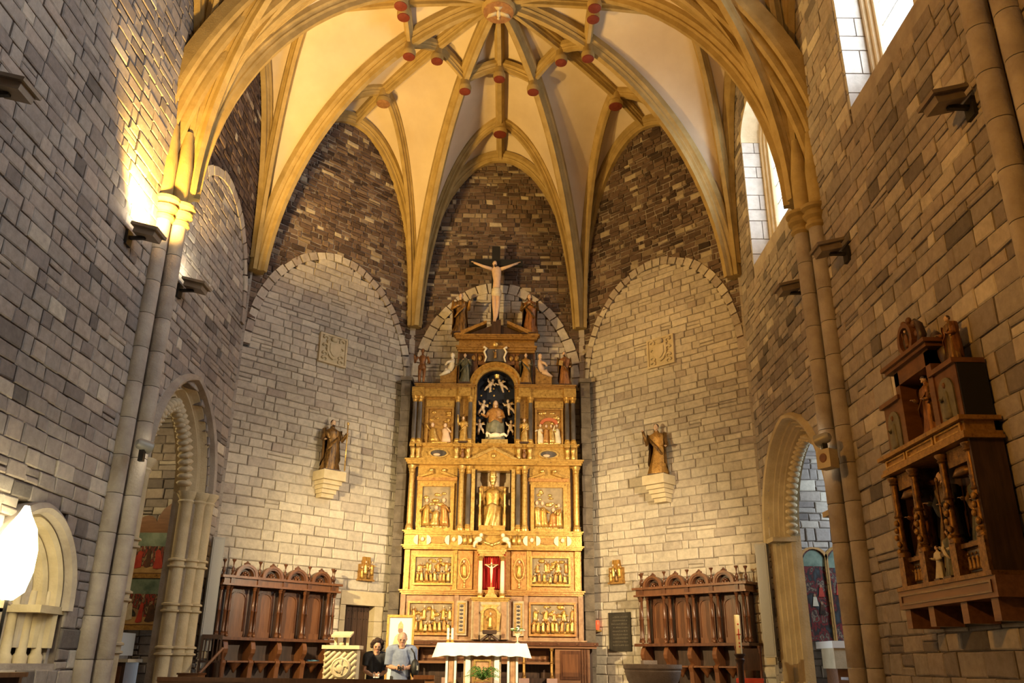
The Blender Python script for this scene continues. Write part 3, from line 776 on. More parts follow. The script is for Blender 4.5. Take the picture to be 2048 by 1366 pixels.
# spotlights clamped to the pilasters, aimed at the altarpiece
def pil_spot(label, x, y, z, sx, aimto, power, color):
    t = thing('spotlight', label, 'lamp', (x, y, z), 0, 'spotlights on the pilasters')
    MB().b2(-.04, .04, -.04, .04, -.18, .0).build('clamp', M['iron'], t)
    d = (V3(aimto) - V3((x, y, z))).normalized(); q = V3((0, 0, 1)).rotation_difference(d).to_matrix()
    MB().lathe([(.05, -.12), (.085, -.08), (.10, .10), (.11, .12)], (0, 0, .08), 14, m=q).build('housing', M['grey_metal'], t, 'auto')
    MB().lathe([(.095, .121), (.09, .125)], (0, 0, .08), 14, m=q).build('lens', M['lamp_on'], t)
    p = V3((x, y, z + .08)) + d * .18
    light('spotlight_beam', 'SPOT', p, aimto, color, power, spot_size=radians(84), spot_blend=1.0, shadow_soft_size=.10)
    return t
pil_spot('small bright spotlight on the shafts beside the cusped doorway', -5.42, 13.08, 4.72, 1, (.4, 21.2, 3.0), 5200, (1, .75, .36))
pil_spot('small spotlight above the loudspeaker on the shafts by the side altar', 5.42, 13.08, 4.95, -1, (-.4, 21.2, 3.0), 4200, (1, .80, .52))
# floodlights behind the camera: warm one inferred from the right wall, other added fill
floodlight('lit floodlight on the rear part of the nave wall opposite the windows', (-5.93, 3.6, 8.1), 1, (5.9, 11.0, 8.2), (1.0, .42, .04), 2700, 96, .9)
floodlight('floodlight added as front fill on the rear nave wall under the windows', (5.93, 3.2, 8.1), -1, (-.5, 17.5, 1.6), (1.0, .82, .56), 700, 42, 1.0)
# ------------------------------------------------------------------ carved figures
def robe(b, h, seed=0, w=1.0, flare=1.0, lean=.03, n=22, top=.83, dpt=.78):
    rnd = random.Random(seed); ph = rnd.uniform(0, 6); k1, k2 = rnd.choice((5, 6, 7)), rnd.choice((9, 11))
    prof = [(0, .165 * flare), (.03, .17 * flare), (.15, .150 * flare), (.30, .135), (.45, .122), (.55, .112), (.62, .116), (.70, .130), (.765, .128), (.80, .085), (top, .045), (top + .03, .042)]
    vs = []
    for i, (z, r) in enumerate(prof):
        fold = .17 * max(0, 1 - z / .75); ox = lean * sin(z * 3.4) ; sway = .012 * sin(z * 9 + ph)
        for k in range(n):
            a = 2 * pi * k / n; f = 1 + fold * sin(k1 * a + ph + 3 * z) + fold * .5 * sin(k2 * a - ph - 5 * z)
            wx = w * (1.25 if .6 < z < .79 else 1.0)
            vs.append(((r * f * cos(a) * wx + ox + sway) * h, r * f * sin(a) * dpt * h, z * h))
    m = len(prof); fs = [(i * n + k, i * n + (k + 1) % n, (i + 1) * n + (k + 1) % n, (i + 1) * n + k) for i in range(m - 1) for k in range(n)]
    fs += [tuple(range(n - 1, -1, -1)), tuple(range((m - 1) * n, m * n))]
    b.add(vs, fs)
def head(b, c, s, turn=0, tilt=0):       # s = head height
    m = Matrix.Rotation(turn, 3, 'Z') @ Matrix.Rotation(tilt, 3, 'X'); c = V3(c)
    b.ell(c, (s * .36, s * .43, s * .5), 12, 9, m); b.ell(c + m @ V3((0, -s * .41, -s * .06)), (s * .06, s * .10, s * .12), 6, 5, m)
    b.ell(c + m @ V3((0, -s * .28, -s * .36)), (s * .17, s * .16, s * .13), 8, 5, m)
    for sx in (-1, 1):
        b.ell(c + m @ V3((sx * s * .36, 0, -s * .03)), (s * .05, s * .09, s * .13), 6, 5, m); b.ell(c + m @ V3((sx * s * .14, -s * .36, .10 * s)), (s * .10, s * .06, s * .03), 6, 4, m)
    b.tube([c + V3((0, s * .05, -s * .75)), c + V3((0, .02 * s, -s * .3))], [s * .24, s * .20], 8)
def hair(b, c, s, long=0, beard=0, turn=0):
    m = Matrix.Rotation(turn, 3, 'Z'); c = V3(c)
    b.ell(c + m @ V3((0, s * .09, s * .10)), (s * .42, s * .42, s * .46), 12, 8, m)
    if long:
        for sx in (-1, 1): b.ell(c + m @ V3((sx * s * .3, s * .16, -s * .3)), (s * .16, s * .2, s * .5 * long), 8, 6, m)
        b.ell(c + m @ V3((0, s * .25, -s * .3)), (s * .34, s * .2, s * .5 * long), 10, 6, m)
    if beard: b.ell(c + m @ V3((0, -s * .25, -s * .45)), (s * .22, s * .2, s * .28 * beard), 10, 6, m)
def arm(b, sh, el, ha, r, hand=True, hb=None):
    b.tube([sh, lerp(V3(sh), V3(el), .5), el, lerp(V3(el), V3(ha), .5), ha], [r * 1.15, r * 1.1, r * .95, r * .85, r * .65], 9)
def hand(b, p, s, d=(0, -1, 0)):         # small hand: palm and five fingers along d
    p = V3(p); d = V3(d).normalized(); side = d.cross(V3((0, 0, 1)))
    side = side.normalized() if side.length > .1 else V3((1, 0, 0)); up = side.cross(d)
    m = Matrix((side, d, up)).transposed()
    b.ell(p, (s * .24, s * .30, s * .13), 8, 5, m)
    for k, l in enumerate((.34, .42, .40, .32)):
        o = p + side * (s * (-.18 + .12 * k)) + d * s * .2; b.tube([o, o + d * s * l * .6, o + d * s * l - up * s * .08], [s * .07, s * .065, s * .05], 6)
    o = p - side * s * .2; b.tube([o, o - side * s * .16 + d * s * .12, o - side * s * .2 + d * s * .28], [s * .08, s * .07, s * .05], 6)
def statue(name, label, loc, h, rz=0, rm='gold_dark', mantle=None, hm='flesh', hairm='wood_dark', pose=((.17, .55), (-.14, .62)), seed=0, long=0, beard=0, halo=False, staff=None, book=None, bare=False, parent=None, base=True, turn=0, grp=None, w=1.0, cat='statue'):
    t = thing(name, label, cat, loc, rz, grp)
    if bare:                                # nude youth with loincloth
        b = MB(); H = h
        for sx in (-1, 1): b.tube([(sx * .05 * H, 0, .0), (sx * .055 * H, -.01 * H, .02 * H), (sx * .06 * H, 0, .27 * H), (sx * .05 * H, 0, .5 * H)], [.03 * H, .03 * H, .042 * H, .06 * H], 10); b.ell((sx * .052 * H, -.03 * H, .015 * H), (.028 * H, .055 * H, .02 * H), 8, 5)
        b.tube([(0, 0, .48 * H), (.01 * H, 0, .6 * H), (0, 0, .74 * H), (0, 0, .81 * H)], [.085 * H, .075 * H, .11 * H, .05 * H], 12, .75)
        b.build('body', M[hm], t, True)
        b = MB(); b.lathe([(.10 * H, .40 * H), (.105 * H, .45 * H), (.095 * H, .53 * H), (.08 * H, .545 * H)], (0, 0, 0), 14, 1, .85, fold=lambda a, z: 1 + .08 * sin(6 * a)); b.build('loincloth', M[rm], t, True)
    else:
        b = MB(); robe(b, h, seed, w); b.build('robe', M[rm], t, True)
        if mantle:
            b = MB(); rnd = random.Random(seed)
            sg = rnd.choice((-1, 1))
            def f(u, v):                    # cloak wrapped over one shoulder and across the hips
                a = -pi * .15 + pi * 1.3 * v; z = lerp(.80, .22, u) - .16 * sin(pi * v) * u
                r = (.148 + .03 * u + .012 * sin(9 * v + 4 * u)) * (1.15 if u < .2 else 1)
                return (sg * r * cos(a) * h * 1.08, r * sin(a - pi * .0) * .95 * h, z * h)
            b.grid(f, 8, 18)
            def f2(u, v):
                x, y, z = f(u, v); return (x * .93, y * .93, z)
            b.grid(f2, 8, 18)
            b.build('mantle', M[mantle], t, True)
            b = MB(); b.tube([(-sg * .13 * h, -.02 * h, .74 * h), (-sg * .06 * h, -.115 * h, .60 * h), (sg * .06 * h, -.135 * h, .46 * h), (sg * .13 * h, -.09 * h, .36 * h)], [.03 * h, .035 * h, .035 * h, .02 * h], 8, .35); b.build('sash_fold', M[mantle], t, True)
    hs = h * .128; hc = (.0, -.012 * h, h * .925)
    b = MB(); head(b, hc, hs, turn); b.build('head', M[hm], t, True)
    b = MB(); hair(b, hc, hs, long, beard, turn); b.build('hair', M[hairm], t, True)
    for sx, (px, pz) in zip((1, -1), pose):
        b = MB(); sh = (sx * .135 * h, 0, .765 * h); ex = sx * max(.19, abs(px) * .9) * h if px * sx > 0 else sx * .19 * h
        el = (ex, -.02 * h, min(.60, (pz + .70) / 2 - .04) * h); ha = (px * h, -.15 * h, pz * h)
        arm(b, sh, el, ha, .042 * h if not bare else .03 * h); b.build('sleeve' if not bare else 'arm', M[mantle or rm] if not bare else M[hm], t, True)
        b = MB(); hand(b, (px * h, -.165 * h, pz * h), h * .075, (0 if abs(px) > .1 else -sx, -1, .2)); b.build('hand', M[hm], t, True)
    if halo:
        b = MB(); b.lathe([(.085 * h, -.004), (.085 * h, .004)], (0, .04 * h, h * .945), 18, m=Matrix.Rotation(pi / 2, 3, 'X')); b.build('halo', M['gold_pale'], t)
    if staff is not None:
        px, top_, sm = staff; b = MB(); b.tube([(px * h, -.17 * h, 0), (px * h, -.16 * h, top_ * h)], .010 * h + .004, 8); b.ell((px * h, -.16 * h, top_ * h), (.028 * h, .02 * h, .035 * h), 8, 6); b.build('staff', M[sm], t, True)
    if book:
        bx, bz, bm = book; MB().box((bx * h, -.17 * h, bz * h), (.11 * h, .035 * h, .14 * h), ry=.15).build('book', M[bm], t)
    if base: MB().b2(-.17 * h, .17 * h, -.15 * h, .15 * h, -.03, .012).build('plinth', M['wood_dark'], t)
    return t
def mini(b, x, y, z, h, seed, kneel=False):     # relief figure: mb slot 0 robe, slot 1 flesh
    rnd = random.Random(seed); b.cur = 0; lean = rnd.uniform(-.10, .10) * h; hh = h * (.72 if kneel else 1)
    n = 9; prof = [(0, .19), (.2, .17), (.45, .14), (.62, .15), (.76, .13), (.84, .06)]; ph = rnd.uniform(0, 6)
    vs = []
    for q, r in prof:
        for k in range(n):
            a = 2 * pi * k / n; f = 1 + .12 * sin(3 * a + ph + q * 4); vs.append((x + lean * q + r * f * h * cos(a) * (1.2 if kneel and q < .3 else 1), y + r * f * h * .8 * sin(a), z + q * hh))
    m = len(prof); b.add(vs, [(i * n + k, i * n + (k + 1) % n, (i + 1) * n + (k + 1) % n, (i + 1) * n + k) for i in range(m - 1) for k in range(n)] + [tuple(range(n - 1, -1, -1)), tuple(range((m - 1) * n, m * n))])
    s = rnd.choice((-1, 1)); sz = z + .72 * hh
    b.tube([(x + lean * .7 + s * .13 * h, y, sz), (x + lean * .7 + s * .22 * h, y - .1 * h, sz - rnd.uniform(-.1, .2) * h), (x + lean * .7 + s * rnd.uniform(.05, .3) * h, y - .18 * h, sz - rnd.uniform(-.25, .15) * h)], [.05 * h, .045 * h, .03 * h], 6)
    b.cur = 1; b.ell((x + lean, y - .02 * h, z + hh + .0 * h), (.075 * h, .085 * h, .10 * h), 8, 6); b.cur = 0
def relief(parent, x0, x1, z0, z1, y, n, seed, back='gold_dark', robes=('gold', 'gold_pale', 'gold_red'), rows=1, fh=.75, frame=.05, fm='gold'):
    rnd = random.Random(seed); p = MB().b2(x0, x1, y, y + .05, z0, z1).build('relief_panel', M[back], parent)
    o = [(x0 - frame, z0 - frame), (x1 + frame, z0 - frame), (x1 + frame, z1 + frame), (x0 - frame, z1 + frame)]
    MB().ring(o, [(x0, z0), (x1, z0), (x1, z1), (x0, z1)], y - .07, y + .04, True).build('panel_frame', M[fm], p)
    b = MB()                                # rocky ground and background swirls
    for k in range(10): b.ell((rnd.uniform(x0 + .08, x1 - .08), y, z0 + .03), (.10, .05, .05), 7, 4)
    for k in range(9): b.ell((rnd.uniform(x0 + .08, x1 - .08), y, rnd.uniform(lerp(z0, z1, .55), z1 - .05)), (rnd.uniform(.05, .11), .03, rnd.uniform(.03, .06)), 7, 4)
    stuff(b.build('relief_ground', M[robes[0]], p, True))
    H = (z1 - z0)
    for r in range(rows):
        for k in range(n):
            h = H * fh * (1 if rows == 1 else .60) * rnd.uniform(.85, 1.05); x = lerp(x0, x1, (k + .5 + rnd.uniform(-.15, .15)) / n)
            if rows > 1 and r == 1: x += .4 * (x1 - x0) / n * (-1 if k % 2 else 1)
            x = min(max(x, x0 + .17 * h), x1 - .17 * h)
            zb = z0 + .03 + (r * H * .38 if rows > 1 else 0)
            h = min(h, (z1 - zb) * .88)
            b = MB(); mini(b, 0, 0, 0, h, seed * 31 + k * 7 + r, rnd.random() < .3)
            b.build('relief_figure', [M[robes[(k + r + seed) % len(robes)]], M['flesh']], p, True, loc=(x, y - .02 - .02 * (rows - 1 - r), zb))
    return p
# ------------------------------------------------------------------ high altarpiece
M['virgin_mantle'] = mat('grey_green_mantle', (.12, .12, .08), (.26, .24, .16), .5, scale=5)
M['canopy_red'] = mat('faded_red_canopy', (.40, .09, .03), (.5, .14, .05), .6, scale=9)
M['cherub_skin'] = mat('cherub_skin', (.50, .37, .25), (.62, .48, .33), .5, scale=10)
M['relief_ground'] = mat('smoky_relief_ground', (.20, .15, .09), (.36, .27, .15), .55, .2, scale=6)
M['white_robe'] = mat('white_gilt_robe', (.55, .45, .28), (.75, .66, .48), .5, scale=8)
M['brown_robe'] = mat('dark_brown_gilt_robe', (.03, .016, .008), (.30, .16, .045), .38, .35, scale=7, stretch=(3, 3, .7))
M['orange_robe'] = mat('orange_brown_robe', (.10, .035, .012), (.40, .17, .05), .45, .2, scale=7, stretch=(3, 3, .7))
M['green_robe'] = mat('dark_green_robe', (.03, .034, .022), (.17, .15, .085), .5, scale=7, stretch=(3, 3, .7))
AY = 21.46                                 # plane of the altarpiece body; local y = 0 there, negative towards the nave
ap = thing('altarpiece', 'tall gilded high altarpiece filling the end wall behind the altar', 'altarpiece', (0, AY, 0))
G, GP, GD, GR = M['gold'], M['gold_pale'], M['gold_dark'], M['gold_red']
def part(name, m, x0, x1, y0, y1, z0, z1, par=ap): return MB().b2(x0, x1, y0, y1, z0, z1).build(name, M[m] if isinstance(m, str) else m, par)
def cornice(z0, z1, hw, yf, m='gold', name='cornice', x0=None, x1=None, par=ap):
    a, c = (-hw, hw) if x0 is None else (x0, x1); h = z1 - z0
    b = MB(); b.b2(a + .06, c - .06, yf + .06, .05, z0, z0 + h * .35); b.b2(a + .03, c - .03, yf + .03, .05, z0 + h * .35, z0 + h * .7); b.b2(a, c, yf, .05, z0 + h * .7, z1); return b.build(name, M[m], par)
def column(x, y, z0, z1, r, m, cap='gold', par=ap, flutes=True, n=20):
    h = z1 - z0; c = bpy.data.objects.new('column', None); COL.objects.link(c); c.parent = par; c.location = (x, y, z0)
    b = MB(); b.lathe([(r * .97, .10 * h), (r, .3 * h), (r * .97, .6 * h), (r * .86, .88 * h)], (0, 0, 0), n, fold=(lambda a, z: 1 - .05 * (1 if int(a / (2 * pi) * n + .5) % 2 else 0)) if flutes else None); b.build('shaft', M[m], c, not flutes)
    b = MB(); b.lathe([(r * 1.5, 0), (r * 1.5, .03 * h), (r * 1.2, .04 * h), (r * 1.35, .06 * h), (r * 1.1, .08 * h), (r, .10 * h)], (0, 0, 0), 16); b.build('base', M[cap], c, 'auto')
    b = MB(); b.lathe([(r * .86, .88 * h), (r * 1.05, .89 * h), (r * .9, .90 * h), (r * 1.15, .93 * h), (r * 1.0, .94 * h), (r * 1.45, .975 * h), (r * 1.5, h)], (0, 0, 0), 12, fold=lambda a, z: 1 + .08 * cos(8 * a)); b.build('capital', M[cap], c, 'auto')
    return c
part('masonry_base', 'sand_grey', -2.2, 2.2, -.10, .40, FL2, 2.06)
# bodies of the tiers
part('predella_body', 'marble_red', -2.24, 2.24, -.02, .26, 2.10, 3.20)
part('lower_tier_body', 'gold_red', -2.20, 2.20, .0, .26, 3.20, 4.32)
part('frieze_body', 'gold', -2.22, 2.22, -.10, .26, 4.32, 4.66)
for x0, x1 in ((-2.18, -.47), (.43, 2.18)): part('main_tier_body', 'gold', x0, x1, .0, .26, 4.66, 6.44)
part('main_tier_head', 'gold', -.47, .43, .0, .26, 6.28, 6.44)
part('band_body', 'gold', -2.15, 2.15, -.06, .26, 6.53, 6.91)
for sx in (-1, 1): part('upper_tier_body', 'gold_dark', sx * .52, sx * 2.10, .0, .26, 6.91, 8.25)
for sx in (-1, 1): part('attic_body', 'wood_mid', sx * .50, sx * 1.05, .05, .26, 8.25, 9.55)
part('attic_head', 'wood_mid', -.52, .52, .05, .26, 9.20, 9.55)
cornice(3.18, 3.30, 2.28, -.16, 'gold_red'); cornice(4.26, 4.36, 2.27, -.24); cornice(4.62, 4.72, 2.26, -.22)
cornice(2.06, 2.16, 2.30, -.14, 'marble_red', 'predella_plinth')
cornice(6.40, 6.54, 2.30, -.24)
# predella: reliefs, ornamental strips and tabernacle
relief(ap, -1.99, -.96, 2.30, 2.98, -.04, 9, 1, rows=2, back='relief_ground', fm='gold_red')
relief(ap, .95, 2.0, 2.30, 2.98, -.04, 9, 2, rows=2, back='relief_ground', fm='gold_red')
for x in (-.73, .65):
    p = part('ornament_strip', 'marble_pale', x - .13, x + .13, -.10, .0, 2.25, 3.05)
    MB().ring([(x - .09, 2.30), (x + .09, 2.30), (x + .09, 3.0), (x - .09, 3.0)], [(x - .065, 2.33), (x + .065, 2.33), (x + .065, 2.97), (x - .065, 2.97)], -.13, -.09, True).build('border', G, p)
    b = MB()
    for k in range(7): b.ell((x, -.10, 2.38 + k * .09), (.045, .02, .03), 8, 5)
    b.build('arabesque', M['black_col'], p, True)
for x in (-2.16, 2.16, -.86, .83): part('predella_pilaster', 'marble_red', x - .05, x + .05, -.08, 0, 2.16, 3.18)
p = part('tabernacle', 'marble_pale', -.48, .42, -.26, .0, 2.16, 3.06)
cornice(3.02, 3.12, .5, -.34, 'gold', 'tabernacle_cornice', -.52, .46)
for x in (-.36, .30): part('tabernacle_pilaster', 'marble_red', x - .06, x + .06, -.32, -.26, 2.16, 3.02, ap)
path = [(-.19, 2.35), (-.19, 2.75)] + [(-.03 - .16 * cos(pi * i / 8), 2.75 + .12 * sin(pi * i / 8)) for i in range(9)] + [(.13, 2.75), (.13, 2.35)]
MB().prism(path, -.275, -.262).build('tabernacle_door', GD, p)
MB().sweep([(0, 0), (0, -.05), (.05, -.05), (.05, 0)], path_frames(path, -.262)).build('door_surround', GP, p)
b = MB(); mini(b, 0, 0, 0, .34, 5); b.build('door_figure', [GP, M['flesh']], p, True, loc=(-.03, -.28, 2.40))
MB().prism([(-.25, 2.95), (.19, 2.95), (.12, 2.88), (-.18, 2.88)], -.30, -.26).build('door_pediment', GP, p)
# lower tier
relief(ap, -1.91, -1.02, 3.46, 4.08, -.02, 8, 3, rows=2, back='relief_ground'); relief(ap, .98, 1.88, 3.46, 4.08, -.02, 7, 4, rows=2, back='relief_ground')
for sx, x in ((-1, -.685), (1, .66)):
    p = part('oval_panel', 'gold_red', x - .19, x + .19, -.06, .0, 3.32, 4.24)
    ov = [(x + .14 * cos(2 * pi * k / 20), 3.80 + .27 * sin(2 * pi * k / 20)) for k in range(20)]; iv = [(x + .115 * cos(2 * pi * k / 20), 3.80 + .24 * sin(2 * pi * k / 20)) for k in range(20)]
    MB().ring(ov, iv, -.10, -.05, True).build('oval_frame', GP, p)
    b = MB(); mini(b, 0, 0, 0, .38, 9 + sx); b.build('oval_figure', [G, M['flesh']], p, True, loc=(x, -.07, 3.60))
    MB().lathe([(.05, 0), (.02, .03), (.02, .13), (.05, .16)], (x, -.09, 3.36), 10).build('oval_foot', GP, p, True)
for x in (-2.12, 2.10, -.92, .90): part('lower_pilaster', 'gold', x - .06, x + .06, -.06, 0, 3.30, 4.26)
# red velvet niche with the small crucifix
nx = -.02
part('velvet_hanging', 'red', nx - .34, nx + .34, -.045, -.02, 3.06, 4.22)
b = MB()
for k in range(12): b.tube([(nx - .29 + k * .053, -.055, 3.10), (nx - .29 + k * .053, -.055, 4.20)], .022, 6)
b.build('velvet_folds', M['red'], ap, True)
for sx in (-1, 1): column(nx + sx * .27, -.22, 3.12, 4.10, .055, 'ivory', 'gold_pale', flutes=False)
cornice(4.10, 4.24, .4, -.30, 'gold_pale', 'niche_entablature', nx - .36, nx + .36)
MB().prism([(nx - .40, 4.24), (nx + .40, 4.24), (nx, 4.44)], -.30, -.10).build('niche_pediment', G, ap)
b = MB(); b.ell((nx, -.32, 4.36), (.05, .04, .05)); 
for sx in (-1, 1):
    b.ell((nx + sx * .12, -.31, 4.40), (.11, .03, .045), 8, 5, Matrix.Rotation(sx * -.4, 3, 'Y'))
b.build('winged_dove', GP, ap, True)
for sx in (-1, 1):                         # reclining cherubs on the small pediment
    b = MB(); b.ell((nx + sx * .34, -.24, 4.50), (.10, .06, .07), 8, 6); b.ell((nx + sx * .27, -.27, 4.60), (.05, .05, .055), 8, 6); b.tube([(nx + sx * .36, -.25, 4.47), (nx + sx * .43, -.28, 4.40), (nx + sx * .44, -.27, 4.30)], [.05, .04, .03], 7); b.build('cherub', M['ivory'], ap, True)
# frieze with winged cherub heads
for cx in (-1.76, -.98, .97, 1.74):
    for sx in (-1, 1):
        b = MB(); b.add([(0, 0, 0)], [])
        pl = [(sx * .02, -.11)] + [(sx * (.02 + .11 * cos(a)), .12 * sin(a)) for a in [-pi / 2 + pi * k / 8 for k in range(9)]]
        b.prism(pl, -.05, .0); b.build('cherub_wing', M['ivory'], ap, loc=(cx + sx * .09, -.10, 4.49))
    b = MB(); b.ell((0, 0, 0), (.05, .05, .06), 8, 6); b.build('cherub_head', M['ivory'], ap, True, loc=(cx, -.13, 4.51))
for cx in (-1.37, 1.36):
    ov = [(cx + .22 * cos(2 * pi * k / 20), 4.49 + .09 * sin(2 * pi * k / 20)) for k in range(20)]; MB().prism(ov, -.13, -.09).build('cartouche', GD, ap)
for cx in (-.56, -.70, .52, .66): MB().lathe([(.05, -.13), (.06, 0), (.05, .13)], (cx, -.11, 4.49), 10).build('baluster', GP, ap, True)
# main tier: columns, reliefs and the central niche with the enthroned pope
for x in (-2.11, -.83, .79, 2.10): column(x, -.16, 4.72, 6.36, .068, 'gold_pale', 'gold_pale')
for x in (-.65, .62): column(x, -.10, 4.72, 6.36, .06, 'black_col', 'gold')
for x in (-.53, .49): part('niche_jamb', 'gold_pale', x - .045, x + .045, -.12, .0, 4.72, 6.30)
for x in (-2.0, -.92, .88, 1.99): part('dark_strip', 'wood_dark', x - .03, x + .03, -.02, 0, 4.72, 6.36)  # dark wood strips paint the shadowed gaps beside the columns
relief(ap, -1.82, -1.10, 4.80, 5.84, -.02, 3, 11, rows=1, fh=.62, frame=.09, fm='gold', back='relief_ground', robes=('gold_pale', 'gold_red', 'gold'))
relief(ap, 1.03, 1.77, 4.80, 5.84, -.02, 4, 12, rows=1, fh=.6, frame=.09, fm='gold', back='relief_ground', robes=('gold_pale', 'gold', 'gold_red'))
for cx in (-1.46, 1.40):                   # broken pediment over each relief
    part('relief_lintel', 'gold_red', cx - .52, cx + .52, -.06, 0, 6.0, 6.08)
    for sx in (-1, 1):
        MB().prism([(cx + sx * .52, 6.08), (cx + sx * .10, 6.24), (cx + sx * .10, 6.17), (cx + sx * .40, 6.08)][::sx], -.12, 0).build('broken_pediment', G, ap)
        MB().ell((cx + sx * .16, -.08, 6.26), (.07, .05, .05), 8, 6).build('finial', GP, ap, True)
# central niche box
part('niche_back', 'marble_pale', -.46, .42, .40, .44, 4.66, 6.30)
for x in (-.47, .43): part('niche_side', 'wood_dark', x - .02, x + .02, .0, .42, 4.66, 6.30)
MB().prism([(-.62, 6.53), (.58, 6.53), (-.02, 6.83)], -.22, -.02).build('tympanum', G, ap)
for sx in (-1, 1): MB().prism([(-.02 + sx * .66, 6.52), (-.02, 6.85), (-.02, 6.77), (-.02 + sx * .50, 6.52)][::sx], -.28, -.20).build('raking_cornice', GP, ap)
MB().lathe([(.07, -.03), (.07, .0), (.03, .03)], (-.02, -.24, 6.62), 14, m=Matrix.Rotation(pi / 2, 3, 'X')).build('pediment_rosette', GP, ap, True)
# band with ovals and paired brackets
for cx in (-1.45, 1.40):
    ov = [(cx + .26 * cos(2 * pi * k / 22), 6.70 + .12 * sin(2 * pi * k / 22)) for k in range(22)]; iv = [(cx + .21 * cos(2 * pi * k / 22), 6.70 + .09 * sin(2 * pi * k / 22)) for k in range(22)]
    p = MB().prism(iv, -.075, -.05).build('painted_oval', M['black_col'], ap); MB().ring(ov, iv, -.12, -.05, True).build('oval_frame', GP, p)
    MB().ell((cx - .05, -.08, 6.67), (.10, .02, .04), 8, 5).build('reclining_figure', M['flesh'], p, True)
for x in (-2.12, -1.98, -.99, -.68, .62, .92, 1.89, 2.04):
    b = MB(); b.lathe([(.05, 6.53), (.075, 6.60), (.05, 6.68), (.07, 6.78), (.075, 6.86)], (x, -.12, 0), 10); b.build('bracket', GP, ap, True)
    part('bracket_cap', 'gold', x - .085, x + .085, -.22, -.04, 6.86, 6.92)
for x in (-.83, .77):
    b = MB(); b.ell((x, -.14, 6.78), (.035, .035, .045), 8, 6); b.ell((x, -.12, 6.66), (.05, .04, .09), 8, 6); b.build('mask', M['wood_mid'], ap, True)
cornice(6.88, 6.95, 2.2, -.20, 'gold')
# upper tier with dark columns
for x in (-2.12, -1.98, -.99, -.66, .60, .93, 1.89, 2.05): column(x, -.14, 6.95, 8.22, .058, 'black_col', 'gold')
relief(ap, -1.76, -1.14, 6.98, 7.90, -.02, 2, 21, rows=1, fh=.72, frame=.05, fm='gold_dark', robes=('gold', 'flesh', 'gold_red'))
relief(ap, 1.10, 1.74, 6.98, 7.90, -.02, 4, 22, rows=1, fh=.55, frame=.05, fm='gold_dark', robes=('gold_pale', 'white_robe', 'gold_red'))
MB().sweep([(-.04, 0), (-.04, -.05), (.04, -.05), (.04, 0)], path_frames([(1.42 - .20 * cos(pi * i / 10), 7.52 + .13 * sin(pi * i / 10)) for i in range(11)], -.03)).build('red_canopy', M['canopy_red'], ap)
for x0, x1 in ((-1.82, -1.08), (1.04, 1.80)): part('relief_lintel', 'gold', x0, x1, -.08, 0, 7.96, 8.14)
for x0, x1 in ((-2.10, -.58), (.55, 2.08)):
    part('entablature', 'gold', x0, x1, -.16, .05, 8.22, 8.44); cornice(8.44, 8.56, 0, -.24, 'gold_dark', 'cornice', x0 - .06, x1 + .06)
for x in (-2.05, -.82, .77, 1.97): part('entablature_block', 'gold', x - .16, x + .16, -.24, -.15, 8.22, 8.46)
# arched central niche, night blue with stars
NB = [(-.52, 6.95), (-.52, 8.50)] + [(-.52 * cos(pi * i / 16), 8.50 + .52 * sin(pi * i / 16)) for i in range(1, 16)] + [(.52, 8.50), (.52, 6.95)]
MB().prism(NB, .36, .40).build('niche_back', M['navy'], ap)
NBo = [(-.54, 6.95), (-.54, 8.50)] + [(-.54 * cos(pi * i / 16), 8.50 + .54 * sin(pi * i / 16)) for i in range(1, 16)] + [(.54, 8.50), (.54, 6.95)]
MB().ring(NBo, NB, .0, .40).build('niche_lining', M['navy'], ap)
arcp = [(-.53 * cos(pi * i / 18), 8.50 + .53 * sin(pi * i / 18)) for i in range(19)]
MB().sweep([(-.02, 0), (-.02, -.10), (.04, -.16), (.10, -.12), (.14, -.18), (.19, -.16), (.20, 0)], path_frames(arcp, .02)).build('niche_archivolt', G, ap, 'auto')
for x in (-.56, .56): part('niche_pilaster', 'gold', x - .05, x + .05, -.10, .02, 6.95, 8.50)
rnd = random.Random(3)
for k, (x, z) in enumerate([(-.40, 8.42), (-.06, 8.62), (-.14, 8.55), (.36, 8.55), (-.05, 8.42), (-.16, 8.20), (.24, 8.15), (-.42, 7.85), (.38, 7.90), (-.45, 7.10), (.42, 7.05), (-.30, 8.0)]):
    MB().ell((x, .352, z), (.030, .012, .030), 8, 5).build('star', GP, ap)
# attic, volutes, cartouche, broken pediment
cornice(9.52, 9.70, 1.1, -.12, 'gold_dark'); part('attic_frieze', 'gold_dark', -1.03, 1.03, -.02, .2, 9.70, 9.88); cornice(9.88, 10.0, 1.16, -.20, 'gold_dark')
for sx in (-1, 1):
    MB().prism([(sx * 1.18, 10.0), (sx * .28, 10.40), (sx * .28, 10.32), (sx * .90, 10.0)][::sx], -.20, .1).build('broken_pediment', GD, ap)
    vol = [(sx * 1.06, 8.56), (sx * 1.06, 9.15), (sx * 1.14, 9.02), (sx * 1.24, 8.92), (sx * 1.38, 8.86), (sx * 1.50, 8.84), (sx * 1.50, 8.56)]
    MB().prism(vol[::sx], -.02, .2).build('volute', GD, ap)
    part('attic_niche', 'wood_dark', sx * .62, sx * 1.0, -.0, .06, 8.6, 9.5)
MB().prism([(-.9, 10.0), (.9, 10.0), (0, 10.36)], -.06, .1).build('attic_tympanum', M['wood_dark'], ap)
part('cross_socket', 'wood_dark', -.15, .11, -.16, .1, 10.0, 10.44)
path = [(-.36, 9.62), (-.27, 9.58), (-.29, 9.42), (-.27, 9.25), (.21, 9.25), (.23, 9.42), (.21, 9.58), (.30, 9.62)]
MB().prism([(-.30, 9.25), (.24, 9.25), (.26, 9.45), (.22, 9.60), (-.28, 9.60), (-.32, 9.45)], -.10, .05).build('cartouche_shield', M['black_col'], ap)
